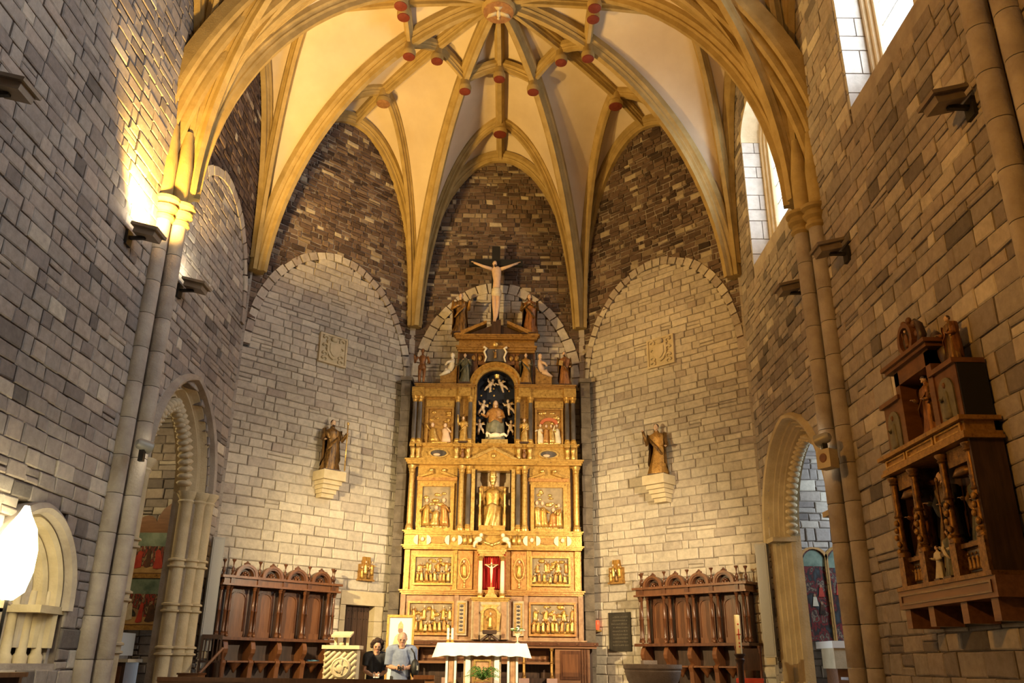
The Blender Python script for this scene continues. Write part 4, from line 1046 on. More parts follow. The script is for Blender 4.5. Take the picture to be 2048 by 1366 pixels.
for sx in (-1, 1):
    b = MB(); b.tube([(-.03 + sx * .28, -.13, 9.22), (-.03 + sx * .24, -.14, 9.35), (-.03 + sx * .30, -.14, 9.50), (-.03 + sx * .24, -.14, 9.60), (-.03 + sx * .32, -.14, 9.64)], [.02, .025, .03, .035, .04], 8); b.build('cartouche_scroll', M['ivory'], ap, True)
b = MB(); b.ell((-.03, -.14, 9.72), (.09, .06, .09), 10, 6); b.build('cartouche_crest', GP, ap, True)
b = MB(); mini(b, 0, 0, 0, .22, 77); b.build('cartouche_figure', [GD, M['flesh']], ap, True, loc=(-.03, -.12, 9.33))
for x in (-.62, -.44, .40, .56): MB().ell((x, .03, 9.38), (.07, .05, .09), 8, 6).build('foliage_boss', GD, ap, True)

# ------------------------------------------------------------------ statues of the altarpiece
def cherub(name, label, loc, s, m='ivory', rz=0, grp=None, wings=True, lean=0):
    t = thing(name, label, 'statue', loc, rz, grp); R = Matrix.Rotation(lean, 3, 'Y')
    b = MB(); q = lambda x, y, z: R @ V3((x * s, y * s, z * s))
    b.tube([q(0, 0, .0), q(0, 0, .16), q(0, 0, .30), q(0, 0, .36)], [.12 * s, .13 * s, .12 * s, .06 * s], 9)
    for sx, (kx, kz) in ((-1, (-.10, -.16)), (1, (.16, -.12))):
        b.tube([q(sx * .05, 0, .02), q(kx, -.06, kz), q(kx * 1.3, 0, kz - .22)], [.09 * s, .07 * s, .045 * s], 8)
    for sx, hz in ((-1, .42), (1, .20)): b.tube([q(sx * .09, 0, .28), q(sx * .22, -.05, .24), q(sx * .32, -.06, hz)], [.05 * s, .042 * s, .03 * s], 8)
    b.build('body', M[m], t, True)
    b = MB(); head(b, q(0, -.01, .47), .22 * s); b.build('head', M[m], t, True)
    b = MB(); hair(b, q(0, -.01, .47), .22 * s); b.build('curls', GD, t, True)
    if wings:
        for sx in (-1, 1):
            b = MB(); b.ell(q(sx * .16, .08, .30), (.16 * s, .02 * s, .08 * s), 10, 5, R @ Matrix.Rotation(-sx * .6, 3, 'Y')); b.build('wing', GP, t, True)
    return t
def seated(name, label, loc, h, robe_m, mant_m, hm='flesh', rz=0, extra=None, long=0, beard=0):
    t = thing(name, label, 'statue', loc, rz)
    b = MB()                                # torso and lap
    b.lathe([(.14 * h, .36 * h), (.13 * h, .50 * h), (.15 * h, .66 * h), (.14 * h, .72 * h), (.06 * h, .79 * h)], (0, .06 * h, 0), 16, 1.15, .8); b.build('torso', M[robe_m], t, True)
    b = MB()
    def f(u, v):                            # drapery from the lap down over the knees to the feet
        a = -pi * .08 + pi * 1.16 * v; k = .5 + .5 * sin(u * pi * .5)
        if u < .3: z = lerp(.46, .43, u / .3); y = lerp(.05, -.17, u / .3)
        else: z = lerp(.43, .0, (u - .3) / .7); y = -.17 - .05 * (u - .3)
        wd = lerp(.17, .22, u); x = -cos(a) * wd; fold = .018 * sin(9 * a + u * 7) * (.3 + u)
        return (x * h, (y * sin(a) + .06 * (1 - sin(a)) - fold) * h, (z + .025 * cos(4 * a) * (1 if u < .4 else .3)) * h)
    b.grid(f, 14, 22); b.lathe([(.21 * h, 0), (.20 * h, .40 * h)], (0, .05 * h, 0), 14, 1, .7); b.build('lap_drapery', M[mant_m], t, True)
    hs = .135 * h; hc = (0, .02 * h, .875 * h)
    b = MB(); head(b, hc, hs); b.build('head', M[hm], t, True)
    b = MB(); hair(b, hc, hs, long, beard); b.build('hair', M['gold_dark'], t, True)
    return t
# enthroned pope with tiara
px_ = -.03
pp = seated('enthroned_saint', 'gilded pope statue with tall tiara, seated on a throne in the square niche', (px_, AY + .04, 4.84), 1.28, 'gold', 'gold_pale', 'gold_pale', beard=1)
b = MB(); b.lathe([(.085, 1.16), (.10, 1.22), (.092, 1.24), (.105, 1.30), (.09, 1.32), (.095, 1.38), (.06, 1.45), (.015, 1.48)], (0, .02, 0), 14); b.build('tiara', GP, pp, 'auto')
for sx, (hx, hz) in ((-1, (-.28, .98)), (1, (.26, .66))):
    b = MB(); arm(b, (sx * .20, .06, .88), (sx * .28, -.04, .70), (hx, -.16, hz), .055); b.build('sleeve', G, pp, True)
    b = MB(); hand(b, (hx, -.18, hz), .09, (0, -1, .6)); b.build('hand', GP, pp, True)
th = thing('throne', 'gilded throne with turned posts holding the seated pope', 'throne', (px_, AY + .10, 4.72))
part('footstool', 'gold', -.33, .33, -.38, .18, 0, .12, th)
for sx in (-1, 1):
    b = MB(); b.lathe([(.04, .0), (.04, .3), (.028, .34), (.028, .8), (.045, .84), (.02, .9), (.04, .96), (.01, 1.02)], (sx * .31, -.26, .10), 12); b.build('post', GP, th, 'auto')
    part('armrest', 'gold', sx * .29, sx * .35, -.26, .15, .60, .66, th)
part('throne_back', 'gold_dark', -.30, .30, .14, .19, .12, 1.2, th)
# Virgin in the arched niche
vg = seated('seated_virgin', 'seated virgin in grey green mantle inside the arched starry niche', (.0, AY + .10, 7.06), 1.22, 'gold_red', 'virgin_mantle', long=1.2)

for sx, (ex, hx, hz) in ((-1, (-.24, -.36, .72)), (1, (.22, .10, .62))):
    b = MB(); arm(b, (sx * .16, .06, .86), (ex, -.03, .68), (hx, -.16, hz), .045); b.build('sleeve', M['gold_red'], vg, True)
    b = MB(); hand(b, (hx, -.18, hz), .08, (0, -1, .3)); b.build('hand', M['flesh'], vg, True)
pd = tag(MB().b2(-.34, .34, AY - .22, AY + .16, 6.95, 7.06).build('statue_pedestal', GP), 'low gilded pedestal under the seated virgin', 'pedestal')
ch = thing('reclining_child', 'pale child lying at the feet of the seated virgin', 'statue', (.02, AY - .24, 7.09))
b = MB(); b.tube([(-.16, 0, .05), (0, 0, .08), (.12, 0, .07)], [.055, .07, .05], 8); b.tube([(.10, 0, .06), (.22, -.02, .10), (.30, 0, .04)], [.05, .04, .03], 8); b.tube([(-.12, -.02, .07), (-.2, -.05, .12)], [.03, .022], 7); b.build('body', M['ivory'], ch, True)
b = MB(); head(b, (-.22, 0, .11), .11); b.build('head', M['ivory'], ch, True)
for k, (x, z, s_, ln, lb) in enumerate([(-.36, 7.98, .46, .25, 'flying pale cherub beside the head of the virgin, arm over the cloud'), (.38, 8.0, .46, -.25, 'flying pale cherub facing the virgin from the altar right jamb'),
                                 (-.40, 7.45, .44, -.1, 'hanging cherub with long legs low by the virgin lap'), (.40, 7.43, .44, .1, 'hanging cherub low by the virgin knee near the dark jamb')]):
    cherub('flying_cherub', 'flying cherub beside the head of the seated virgin' if z > 7.8 else 'cherub hanging beside the knees of the seated virgin', (x, AY + .18, z), s_, 'cherub_skin', 0, 'cherubs by the virgin head' if z > 7.8 else 'cherubs by the virgin knees', True, ln)
for sx in (-1, 1): cherub('crowning_cherub', 'pale robed cherub holding a crown over the virgin at the niche top', (sx * .18, AY + .18, 8.62), .42, 'cherub_skin', 0, 'crowning cherubs', True, sx * -.5)
cr = MB(); cr.lathe([(.06, 0), (.07, .05), (.085, .09), (.06, .08), (.055, .01)], (.03, AY + .02, 8.80), 12); tag(cr.build('crown', GP, None, 'auto'), 'small gold crown held by two cherubs above the virgin', 'crown')
# standing saints of the upper tiers
yy = AY - .16
statue('saint_statue', 'small gilded saint with raised arm between the dark columns', (-.83, yy + .02, 6.99), .70, 0, 'gold', 'gold_pale', seed=4, pose=((.13, .6), (-.2, 1.0)))
statue('saint_statue', 'small gilded saint looking down between the dark columns', (.77, yy + .02, 6.99), .66, 0, 'gold_pale', 'gold', seed=8, pose=((.10, .5), (-.1, .62)))
statue('saint_statue', 'bare legged martyr with dark red cloak above the end columns', (-2.0, AY - .02, 8.60), 1.02, 0, 'orange_robe', None, 'orange_robe', seed=5, bare=True, pose=((.16, .55), (-.2, .75)))
statue('saint_statue', 'dark grey robed monk statue in the attic beside the arch', (-.84, AY - .12, 8.60), .86, 0, 'green_robe', 'green_robe', seed=6, pose=((.12, .72), (-.06, .74)))
statue('saint_statue', 'gold and green robed saint in the attic beside the arch', (.80, AY - .12, 8.60), .88, 0, 'gold_dark', 'green_robe', seed=12, pose=((.1, .6), (-.18, .66)), long=.8)
statue('saint_statue', 'bearded apostle in orange robe holding a gilt book above the end columns', (1.84, AY - .02, 8.60), .98, 0, 'orange_robe', 'brown_robe', seed=13, beard=1.2, pose=((.14, .5), (-.10, .58)), book=(-.1, .6, 'gold_pale'))
for sx, lb in ((-1, 'pale reclining putto on the scroll near the dark cloaked martyr'), (1, 'pink reclining putto on the scroll near the orange robed apostle')):
    t = thing('reclining_putto', lb, 'statue', (sx * 1.26, AY + .04, 8.92), 0)
    b = MB(); b.tube([(sx * -.08, 0, .42), (sx * -.06, 0, .25), (0, 0, .08)], [.06, .085, .08], 9); b.tube([(0, -.02, .08), (sx * .12, -.04, .02), (sx * .26, -.02, -.06)], [.07, .055, .03], 8); b.tube([(0, .02, .08), (sx * .09, .0, .12), (sx * .16, 0, -.02)], [.06, .05, .03], 8); b.tube([(sx * -.06, -.03, .36), (sx * .06, -.1, .3), (sx * .12, -.08, .22)], [.04, .035, .025], 7); b.build('body', M['ivory'] if sx < 0 else M['flesh'], t, True)
    b = MB(); head(b, (sx * -.07, -.01, .53), .16, sx * .5); b.build('head', M['ivory'] if sx < 0 else M['flesh'], t, True)
# calvary on top
statue('mourning_saint', 'gilded mourner with open hand standing below the crucifix on the dark cloaked martyr side', (-1.02, AY - .02, 10.06), 1.22, .1, 'brown_robe', 'gold_dark', seed=15, pose=((.2, .74), (-.08, .62)))
statue('mourning_saint', 'mourning virgin with clasped hands and orange skirt below the crucifix', (.90, AY - .02, 10.06), 1.22, -.1, 'orange_robe', 'brown_robe', seed=16, pose=((.02, .72), (-.02, .70)), long=1.2)
cx_ = -.06
t = thing('crucifix_cross', 'tall black wooden cross crowning the altarpiece', 'cross', (cx_, AY + .02, 10.40))
part('upright', 'black', -.115, .115, -.06, .06, 0, 2.36, t); part('crossbar', 'black', -.76, .76, -.07, .05, 1.74, 1.94, t)
t = thing('crucified_christ', 'pale carved christ with white loincloth nailed to the black cross', 'statue', (cx_, AY - .10, 10.40))
b = MB()
b.tube([(.02, 0, .86), (.03, -.02, 1.02), (.04, -.03, 1.22), (.03, -.02, 1.42), (.02, 0, 1.60), (.02, -.02, 1.68)], [.10, .105, .10, .125, .14, .06], 14, .72)
for sx in (-1, 1):
    b.tube([(.02 + sx * .05, 0, .92), (.03 + sx * .05, -.08, .50), (.02 + sx * .025, -.02, .16), (sx * .02, -.06, .04)], [.078, .06, .042, .025], 10)
    b.ell((sx * .02, -.07, .03), (.025, .04, .055), 8, 5)
    b.tube([(.02 + sx * .12, -.01, 1.60), (sx * .36, -.02, 1.68), (sx * .62, 0, 1.80)], [.055, .042, .030], 9); hand(b, (sx * .64, -.02, 1.81), .10, (sx, 0, .3))
b.build('body', M['flesh'], t, True)
b = MB(); b.lathe([(.125, .74), (.14, .82), (.13, .96), (.10, 1.0)], (.03, -.02, 0), 16, 1, .8, fold=lambda a, z: 1 + .07 * sin(7 * a + 9 * z)); b.build('loincloth', M['white_robe'], t, True)
b = MB(); head(b, (-.03, -.06, 1.74), .17, .35, .35); b.build('head', M['flesh'], t, True)
b = MB(); hair(b, (-.03, -.05, 1.745), .17, 1, 1, .35); b.build('hair', M['wood_dark'], t, True)
# small crucifix in the velvet niche
t = thing('small_crucifix', 'small ivory crucifix on a stepped base before red velvet', 'crucifix', (-.02, AY - .20, 3.12))
MB().prism([(-.16, 0), (.16, 0), (.13, .05), (.08, .10), (.07, .20), (.09, .24), (-.09, .24), (-.07, .20), (-.08, .10), (-.13, .05)], -.08, .08).build('base', GP, t)
part('upright', 'gold_dark', -.014, .014, -.01, .01, .24, .92, t); part('crossbar', 'gold_dark', -.17, .17, -.01, .01, .76, .79, t)
b = MB(); b.tube([(0, -.03, .34), (0, -.04, .46), (0, -.03, .58), (0, -.03, .70), (0, -.03, .76)], [.012, .022, .032, .035, .015], 8); b.ell((0, -.035, .80), (.022, .024, .03), 8, 6)
for sx in (-1, 1): b.tube([(sx * .03, -.03, .70), (sx * .15, -.02, .78)], [.014, .009], 7)
b.build('corpus', M['ivory'], t, True)
# ------------------------------------------------------------------ choir stalls on the two slanting walls
def finial(b, x, y, z, s=1.0):
    b.lathe([(.035 * s, 0), (.035 * s, .03 * s), (.015 * s, .05 * s), (.038 * s, .10 * s), (.030 * s, .15 * s), (.012 * s, .19 * s), (.018 * s, .27 * s), (.045 * s, .315 * s), (.045 * s, .33 * s), (.02 * s, .34 * s)], (x, y, z), 10)
def turned(b, x, y, z0, z1, r):
    h = z1 - z0; b.lathe([(r * 1.6, 0), (r * 1.6, .05 * h), (r * 1.1, .07 * h), (r * 1.3, .09 * h), (r, .12 * h), (r * .95, .48 * h), (r * 1.3, .50 * h), (r * .95, .52 * h), (r * .85, .90 * h), (r * 1.3, .92 * h), (r * 1.0, .94 * h), (r * 1.6, .98 * h), (r * 1.6, h)], (x, y, z0), 10)
def stalls(label, loc, rz, x_off):
    m = Matrix.Rotation(rz, 3, 'Z') @ V3((x_off, -.02, 0))
    t = thing('choir_stalls', label, 'choir stalls', (loc[0] + m.x, loc[1] + m.y, FL2), rz)
    z = lambda q: q - FL2
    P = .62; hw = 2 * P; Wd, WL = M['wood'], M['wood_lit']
    MB().b2(-hw - .14, hw + .14, -.62, 0, 0, .10).build('platform', M['wood_dark'], t)
    MB().b2(-hw - .10, hw + .10, -.16, 0, .10, z(3.10)).build('back_board', M['wood_dark'], t)
    for k in range(4):
        c = (k - 1.5) * P
        p = MB().b2(c - .25, c + .25, -.20, -.15, z(2.08), z(3.08)).build('back_panel', Wd, t)
        out = [(c - .20, z(2.16)), (c - .20, z(2.84))] + [(c - .20 * cos(pi * i / 10), z(2.84) + .17 * sin(pi * i / 10)) for i in range(1, 10)] + [(c + .20, z(2.84)), (c + .20, z(2.16))]
        inn = [(c - .165, z(2.19)), (c - .165, z(2.84))] + [(c - .165 * cos(pi * i / 10), z(2.84) + .14 * sin(pi * i / 10)) for i in range(1, 10)] + [(c + .165, z(2.84)), (c + .165, z(2.19))]
        MB().ring(out, inn, -.235, -.19, True).build('arch_moulding', Wd, p)
        MB().prism(inn, -.212, -.19).build('arch_field', WL, p)
        b = MB(); b.b2(c - .17, c + .17, -.27, -.20, z(2.08), z(2.20)); b.build('sill_board', WL, p)
        # lunette above the cornice
        lo = [(c - .25 * cos(pi * i / 14), z(3.30) + .24 * sin(pi * i / 14)) for i in range(15)]; li = [(c - .165 * cos(pi * i / 14), z(3.30) + .165 * sin(pi * i / 14)) for i in range(15)]
        q = MB().ring(lo, li, -.48, -.34).build('lunette_arch', Wd, t)
        li2 = [(c - .20 * cos(pi * i / 14), z(3.30) + .20 * sin(pi * i / 14)) for i in range(15)]; lo2 = [(c - .26 * cos(pi * i / 14), z(3.30) + .25 * sin(pi * i / 14)) for i in range(15)]
        MB().ring(lo2, li2, -.50, -.47).build('lunette_roll', WL, q)
        MB().prism(li, -.38, -.34).build('lunette_field', M['wood_dark'], q)
        b = MB()
        for j in range(5):
            a = pi * (j + .5) / 5; b.ell((c + .085 * cos(a), -.39, z(3.30) + .085 * sin(a)), (.03, .03, .03), 8, 5)
        b.ell((c, -.40, z(3.33)), (.035, .03, .035), 8, 5); b.build('shell_carving', Wd, q, True)
        b = MB(); b.ell((c, -.44, z(3.555)), (.085, .04, .035), 8, 5); b.ell((c, -.44, z(3.59)), (.03, .03, .03), 8, 5); b.build('lunette_crest', Wd, q, True)
        for sx in (-1, 1): MB().prism([(c + sx * .24, z(3.30)), (c + sx * .31, z(3.30)), (c + sx * .31, z(3.36)), (c + sx * .235, z(3.40))][::sx], -.44, -.36).build('scroll_spandrel', Wd, q)
        # tip-up seat with its bracket
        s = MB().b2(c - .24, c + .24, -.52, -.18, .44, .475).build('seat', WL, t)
        b = MB(); b.lathe([(.02, -.20), (.06, -.12), (.15, -.02), (.17, 0)], (c, -.38, .44), 12, 1, .7); b.build('misericord', WL, s, True)
        MB().b2(c - .26, c + .26, -.20, -.16, .10, z(2.02)).build('seat_back', M['wood_dark'], t)
    for k in range(5):                       # partitions with swelling arm profile
        c = (k - 2) * P
        pr = [(-.16, .10), (-.16, z(2.02)), (-.46, z(2.02)), (-.50, z(1.98)), (-.53, z(1.92)), (-.55, z(1.85)), (-.53, z(1.77)), (-.47, z(1.70)), (-.44, z(1.66)), (-.50, z(1.63)), (-.53, z(1.58)), (-.50, z(1.50)), (-.48, .10)]
        vs = [(c - .05, y, q) for y, q in pr] + [(c + .05, y, q) for y, q in pr]; n = len(pr)
        b = MB(); b.add(vs, [tuple(range(n - 1, -1, -1)), tuple(range(n, 2 * n))] + [(i, (i + 1) % n, (i + 1) % n + n, i + n) for i in range(n)]); b.build('partition', WL, t)  # lighter walnut stands for light on the partition sides
        # column pairs in front of the back board
        for sx in ((-1, 1) if 0 < k < 4 else (-1, 1)):
            b = MB(); turned(b, c + sx * .055, -.42 if sx < 0 else -.34, z(2.10), z(3.10), .034); b.build('colonnette', Wd, t, 'auto')
        b = MB(); finial(b, c, -.44, z(3.30)); b.build('finial', Wd, t, 'auto')
        if k in (0, 4):
            b = MB(); finial(b, c + (.14 if k else -.14), -.30, z(3.30)); b.build('finial', Wd, t, 'auto')
            b = MB(); turned(b, c + (.15 if k else -.15), -.34, z(2.10), z(3.10), .036); b.build('colonnette', Wd, t, 'auto')
    b = MB(); b.b2(-hw - .22, hw + .22, -.50, 0, z(3.10), z(3.14)); b.b2(-hw - .18, hw + .18, -.46, 0, z(3.14), z(3.25)); b.b2(-hw - .25, hw + .25, -.52, 0, z(3.25), z(3.30)); b.build('cornice', WL, t)
    for k in range(5): MB().b2((k - 2) * P - .04, (k - 2) * P + .04, -.49, -.44, z(3.14), z(3.25)).build('cornice_block', Wd, t)
    b = MB(); b.b2(-hw - .22, hw + .22, -.54, 0, z(2.02), z(2.08)); b.build('shelf', Wd, t)
    for k in range(5): MB().ell(((k - 2) * P, -.50, z(2.11)), (.03, .03, .035), 8, 6).build('shelf_knob', WL, t, True)
    return t
DLo, DRo = (-4.165, 20.215), (4.165, 20.215)
stalls('row of four walnut choir stalls with arched panels beside the sacristy door', DLo, radians(45), -.985)
stalls('row of four walnut choir stalls with arched panels beside the dark inscribed plaque', DRo, radians(-45), .77)
def on(o, rz, x, y=0.0):                     # a point on a slanting wall
    m = Matrix.Rotation(rz, 3, 'Z') @ V3((x, y, 0)); return (o[0] + m.x, o[1] + m.y)
# blue cloth lying on a stall seat
p = on(DLo, radians(45), -.05, -.42)
b = MB(); b.grid(lambda u, v: ((u - .5) * .24, (v - .5) * .16, .02 + .015 * sin(9 * u) * cos(7 * v)), 8, 6); b.b2(-.12, .12, -.08, .08, 0, .012)
M['blue'] = mat('blue_cloth', (.10, .25, .38), (.18, .38, .52), .8, scale=9)
tag(b.build('folded_cloth', M['blue'], None, True, loc=(p[0], p[1], FL2 + .48), rz=radians(45)), 'blue folded cloth lying on the end choir stall seat', 'cloth')
# ------------------------------------------------------------------ corbels with statues, coats of arms, small reliefs
def corbel(label, o, rz, x, z):
    p = on(o, rz, x, 0); t = thing('stone_corbel', label, 'corbel', (p[0], p[1], z), rz)
    for k, (w_, d_, a, c) in enumerate(((.62, .50, .40, .62), (.52, .42, .30, .395), (.46, .36, .20, .295), (.40, .30, .10, .195), (.34, .24, .0, .095))):
        MB().b2(-w_ / 2, w_ / 2, -d_, -.0, a, c).build('course', M['sand_pale'], t)
corbel('stepped stone corbel under the saint with a long staff', DLo, radians(45), .06, 5.28)
corbel('stepped stone corbel under the saint with raised hand', DRo, radians(-45), .0, 5.26)
p = on(DLo, radians(45), .04, -.24)
statue('saint_statue', 'dark bronze and gold saint with a long yellow staff on a wall corbel', (p[0], p[1], 5.93), 1.28, radians(35), 'saint_bronze' if 'saint_bronze' in M else 'brown_robe', 'brown_robe', seed=33, pose=((.24, .72), (-.20, .55)), staff=(.24, .92, 'gold_pale'), beard=.8, w=1.05)
p = on(DRo, radians(-45), .0, -.24)
statue('saint_statue', 'brown and gold saint raising one hand on a wall corbel', (p[0], p[1], 5.91), 1.28, radians(-30), 'gold_dark', 'brown_robe', seed=34, pose=((.22, .50), (-.22, .84)), w=1.05)
def arms(label, o, rz, x, z):
    p = on(o, rz, x, -.0); t = thing('coat_of_arms', label, 'relief', (p[0], p[1], z), rz, 'carved shields on the slanting walls'); S_ = M['sand_pale']
    MB().b2(-.41, .41, -.07, .0, -.39, .39).build('slab', S_, t)
    MB().ring([(-.41, -.39), (.41, -.39), (.41, .39), (-.41, .39)], [(-.36, -.34), (.36, -.34), (.36, .34), (-.36, .34)], -.10, -.06, True).build('border', S_, t)
    MB().prism([(-.20, .20), (.20, .20), (.20, -.08), (.10, -.22), (0, -.27), (-.10, -.22), (-.20, -.08)], -.12, -.07).build('shield', S_, t)
    MB().prism([(-.13, .14), (.13, .14), (.13, -.06), (.06, -.16), (0, -.19), (-.06, -.16), (-.13, -.06)], -.145, -.11).build('charge', S_, t)
    for sx in (-1, 1):
        for k, zz in enumerate((.26, .05, -.16, -.29)):
            b = MB(); b.tube([(sx * (.24 + .07 * cos(a)), -.09, zz + .06 * sin(a)) for a in [j * .9 for j in range(6)]], [.035, .033, .03, .026, .022, .016], 7); b.build('mantling_scroll', S_, t, True)
    b = MB(); b.ell((0, -.11, .27), (.10, .06, .08), 10, 6); b.build('helmet', S_, t, True)
arms('carved coat of arms slab above the saint with the staff', DLo, radians(45), -.05, 9.06)
arms('carved coat of arms slab above the saint with raised hand', DRo, radians(-45), .14, 9.10)
def station(label, o, rz, x, z, seed):
    p = on(o, rz, x, 0); t = thing('station_relief', label, 'relief', (p[0], p[1], z), rz, 'small wall reliefs')
    MB().b2(-.21, .21, -.10, 0, -.24, .12).build('board', M['gold_dark'], t); MB().prism([(-.12, .12), (.12, .12), (.10, .30), (-.10, .30)], -.09, 0).build('crest', M['gold_dark'], t)
    for k in range(4):
        b = MB(); mini(b, 0, 0, 0, .26 + .03 * (k % 2), seed + k); b.build('relief_figure', [M[('gold', 'gold_pale', 'brown_robe')[k % 3]], M['flesh']], t, True, loc=(-.14 + .09 * k, -.12, -.22 + .10 * (k % 2)))
    for sx in (-1, 0, 1): MB().b2(sx * .06 - .015, sx * .06 + .015, -.11, -.08, .13, .29).build('arcade_bar', M['gold'], t)
    MB().b2(-.23, .23, -.13, 0, -.27, -.23).build('ledge', M['gold_dark'], t)
station('small gilded relief hanging above the sacristy door', DLo, radians(45), 1.46, 3.74, 91); station('small gilded relief hanging above the dark plaque', DRo, radians(-45), -1.52, 3.74, 95)
# inscribed plaque and red votive lamp
p = on(DRo, radians(-45), -1.49, -.045); t = thing('inscribed_plaque', 'dark stone plaque with rows of worn lettering below a small gilded relief', 'plaque', (p[0], p[1], 2.37), radians(-45))
M['slate'] = mat('dark_slate', (.022, .018, .014), (.045, .036, .026), .45, scale=6)
M['inscr'] = mat('worn_lettering', (.12, .10, .07), rough=.5)
MB().b2(-.33, .33, 0, .05, -.44, .44).build('slab', M['slate'], t)
MB().ring([(-.33, -.44), (.33, -.44), (.33, .44), (-.33, .44)], [(-.30, -.41), (.30, -.41), (.30, .41), (-.30, .41)], -.012, .0, True).build('rim', M['slate'], t)
rnd = random.Random(2); b = MB()
for r in range(9):
    x = -.25 + rnd.uniform(0, .06)
    while x < .24:
        l = rnd.uniform(.012, .03); b.b2(x, x + l * .5, -.006, 0, .32 - r * .08, .32 - r * .08 + rnd.uniform(.02, .036)); x += l + (.02 if rnd.random() < .2 else .006)
stuff(b.build('lettering', M['inscr'], t))
p = on(DRo, radians(-45), -2.12, -.02); t = thing('vigil_lamp', 'small red vigil lamp on the wall between altarpiece and dark plaque', 'lamp', (p[0], p[1], 2.48), radians(-45))
M['red_glass'] = mat('red_lamp_glass', (.7, .06, .02), rough=.3, emis=(1, .10, .03), estr=1.2)
MB().b2(-.05, .05, -.16, 0, -.10, -.06).build('bracket', M['gold_pale'], t); MB().lathe([(.035, -.06), (.05, .02), (.05, .14), (.04, .16)], (0, -.09, 0), 12).build('glass', M['red_glass'], t, 'auto')
# slim grey loudspeakers near the apse corners
for sx, lb in ((-1, 'tall slim grey column loudspeaker between the cusped doorway and the choir stalls'), (1, 'tall slim grey column loudspeaker between the choir stalls and the plain pointed doorway')):
    t = thing('column_loudspeaker', lb, 'loudspeaker', (sx * 5.74, 18.12, 1.80), sx * radians(-30), 'column loudspeakers')
    MB().b2(-.12, .12, -.08, .08, 0, 2.25).build('cabinet', M['grey_metal'], t); MB().b2(-.095, .095, -.088, -.08, .04, 2.21).build('grille', mat('pale_grille', (.34, .33, .31), (.40, .39, .36), .7, scale=90), t)
    MB().b2(-.03, .03, .08, .22, 1.0, 1.1).build('wall_bracket', M['iron'], t)
    MB().b2(-.09, .09, -.06, .06, -.14, .0).build('cable_box', M['sand_pale'], t)
# ------------------------------------------------------------------ wooden base behind the altar
t = thing('sanctuary_bench', 'long carved wooden bench with posts running under the altarpiece', 'bench', (0, 20.98, FL2))
z = lambda q: q - FL2
MB().b2(-2.42, 2.50, -.34, .28, z(2.02), z(2.10)).build('top_board', M['wood'], t); MB().b2(-2.38, 2.46, -.30, .26, z(1.97), z(2.02)).build('top_moulding', M['wood_mid'], t)
MB().b2(-2.3, 2.4, .20, .28, 0, z(1.97)).build('back_board', M['wood_dark'], t)
for x in (-1.70, -.98, .78, 1.42):
    b = MB(); turned(b, x, -.24, z(1.32), z(1.97), .035); b.build('turned_post', M['gold_dark'], t, 'auto'); MB().b2(x - .12, x + .12, -.36, -.10, 0, z(1.32)).build('plinth', mat('pink_step_stone', (.42, .25, .20), (.52, .33, .27), .7, scale=5), t)
for x0, x1 in ((-1.68, -1.0), (.80, 1.40), (-.96, .76)):
    MB().b2(x0, x1, -.22, .20, z(1.62), z(1.67)).build('seat_board', M['wood_mid'], t)
    p = MB().b2(x0 + .03, x1 - .03, .14, .20, z(1.68), z(1.96)).build('back_panel', M['wood_mid'], t)
    MB().ring([(x0 + .05, z(1.70)), (x1 - .05, z(1.70)), (x1 - .05, z(1.95)), (x0 + .05, z(1.95))], [(x0 + .09, z(1.73)), (x1 - .09, z(1.73)), (x1 - .09, z(1.92)), (x0 + .09, z(1.92))], .12, .145, True).build('panel_frame', M['wood'], p)
    MB().b2(x0, x1, -.10, -.06, .0, z(1.32)).build('lower_board', M['wood_dark'], t)
for x0, x1 in ((1.50, 2.30), (-2.30, -1.78)):
    c = MB().b2(x0, x1, -.24, .20, 0, z(1.97)).build('end_cabinet', M['wood_mid'], t)
    d = MB().b2(x0 + .12, x0 + .12 + .46 * (x1 - x0) / .8, -.27, -.24, z(1.30), z(1.92)).build('cabinet_door', M['wood'], c)
    MB().b2(x0 + .17, x0 + .07 + .46 * (x1 - x0) / .8, -.285, -.27, z(1.36), z(1.84)).build('door_panel', M['wood_lit'], c)
    for k in range(3): MB().b2(x1 - .20 + k * .06, x1 - .17 + k * .06, -.27, -.24, z(1.2), z(1.95)).build('flute', M['wood'], c)
for k in range(12): MB().ell((-2.2 + k * .42, -.345, z(2.06)), (.03, .015, .02), 8, 5).build('boss_stud', M['wood_lit'], t, True)
# dark carved stand in front of the tabernacle
t = thing('carved_stand', 'small dark carved wooden stand in front of the tabernacle', 'stand', (-.03, 20.98, 2.10))
MB().b2(-.16, .16, -.10, .10, .17, .20).build('top', M['wood_dark'], t); MB().b2(-.17, .17, -.11, -.09, .19, .26).build('rail', M['wood_dark'], t)
for sx in (-1, 1):
    b = MB(); b.tube([(sx * .02, 0, .16), (sx * .10, 0, .10), (sx * .18, 0, .05), (sx * .20, 0, .0)], [.03, .035, .03, .03], 8); b.build('curved_leg', M['wood_dark'], t, True)
b = MB(); b.tube([(0, 0, .02), (0, 0, .18)], .03, 8); b.build('stem', M['wood_dark'], t, True)
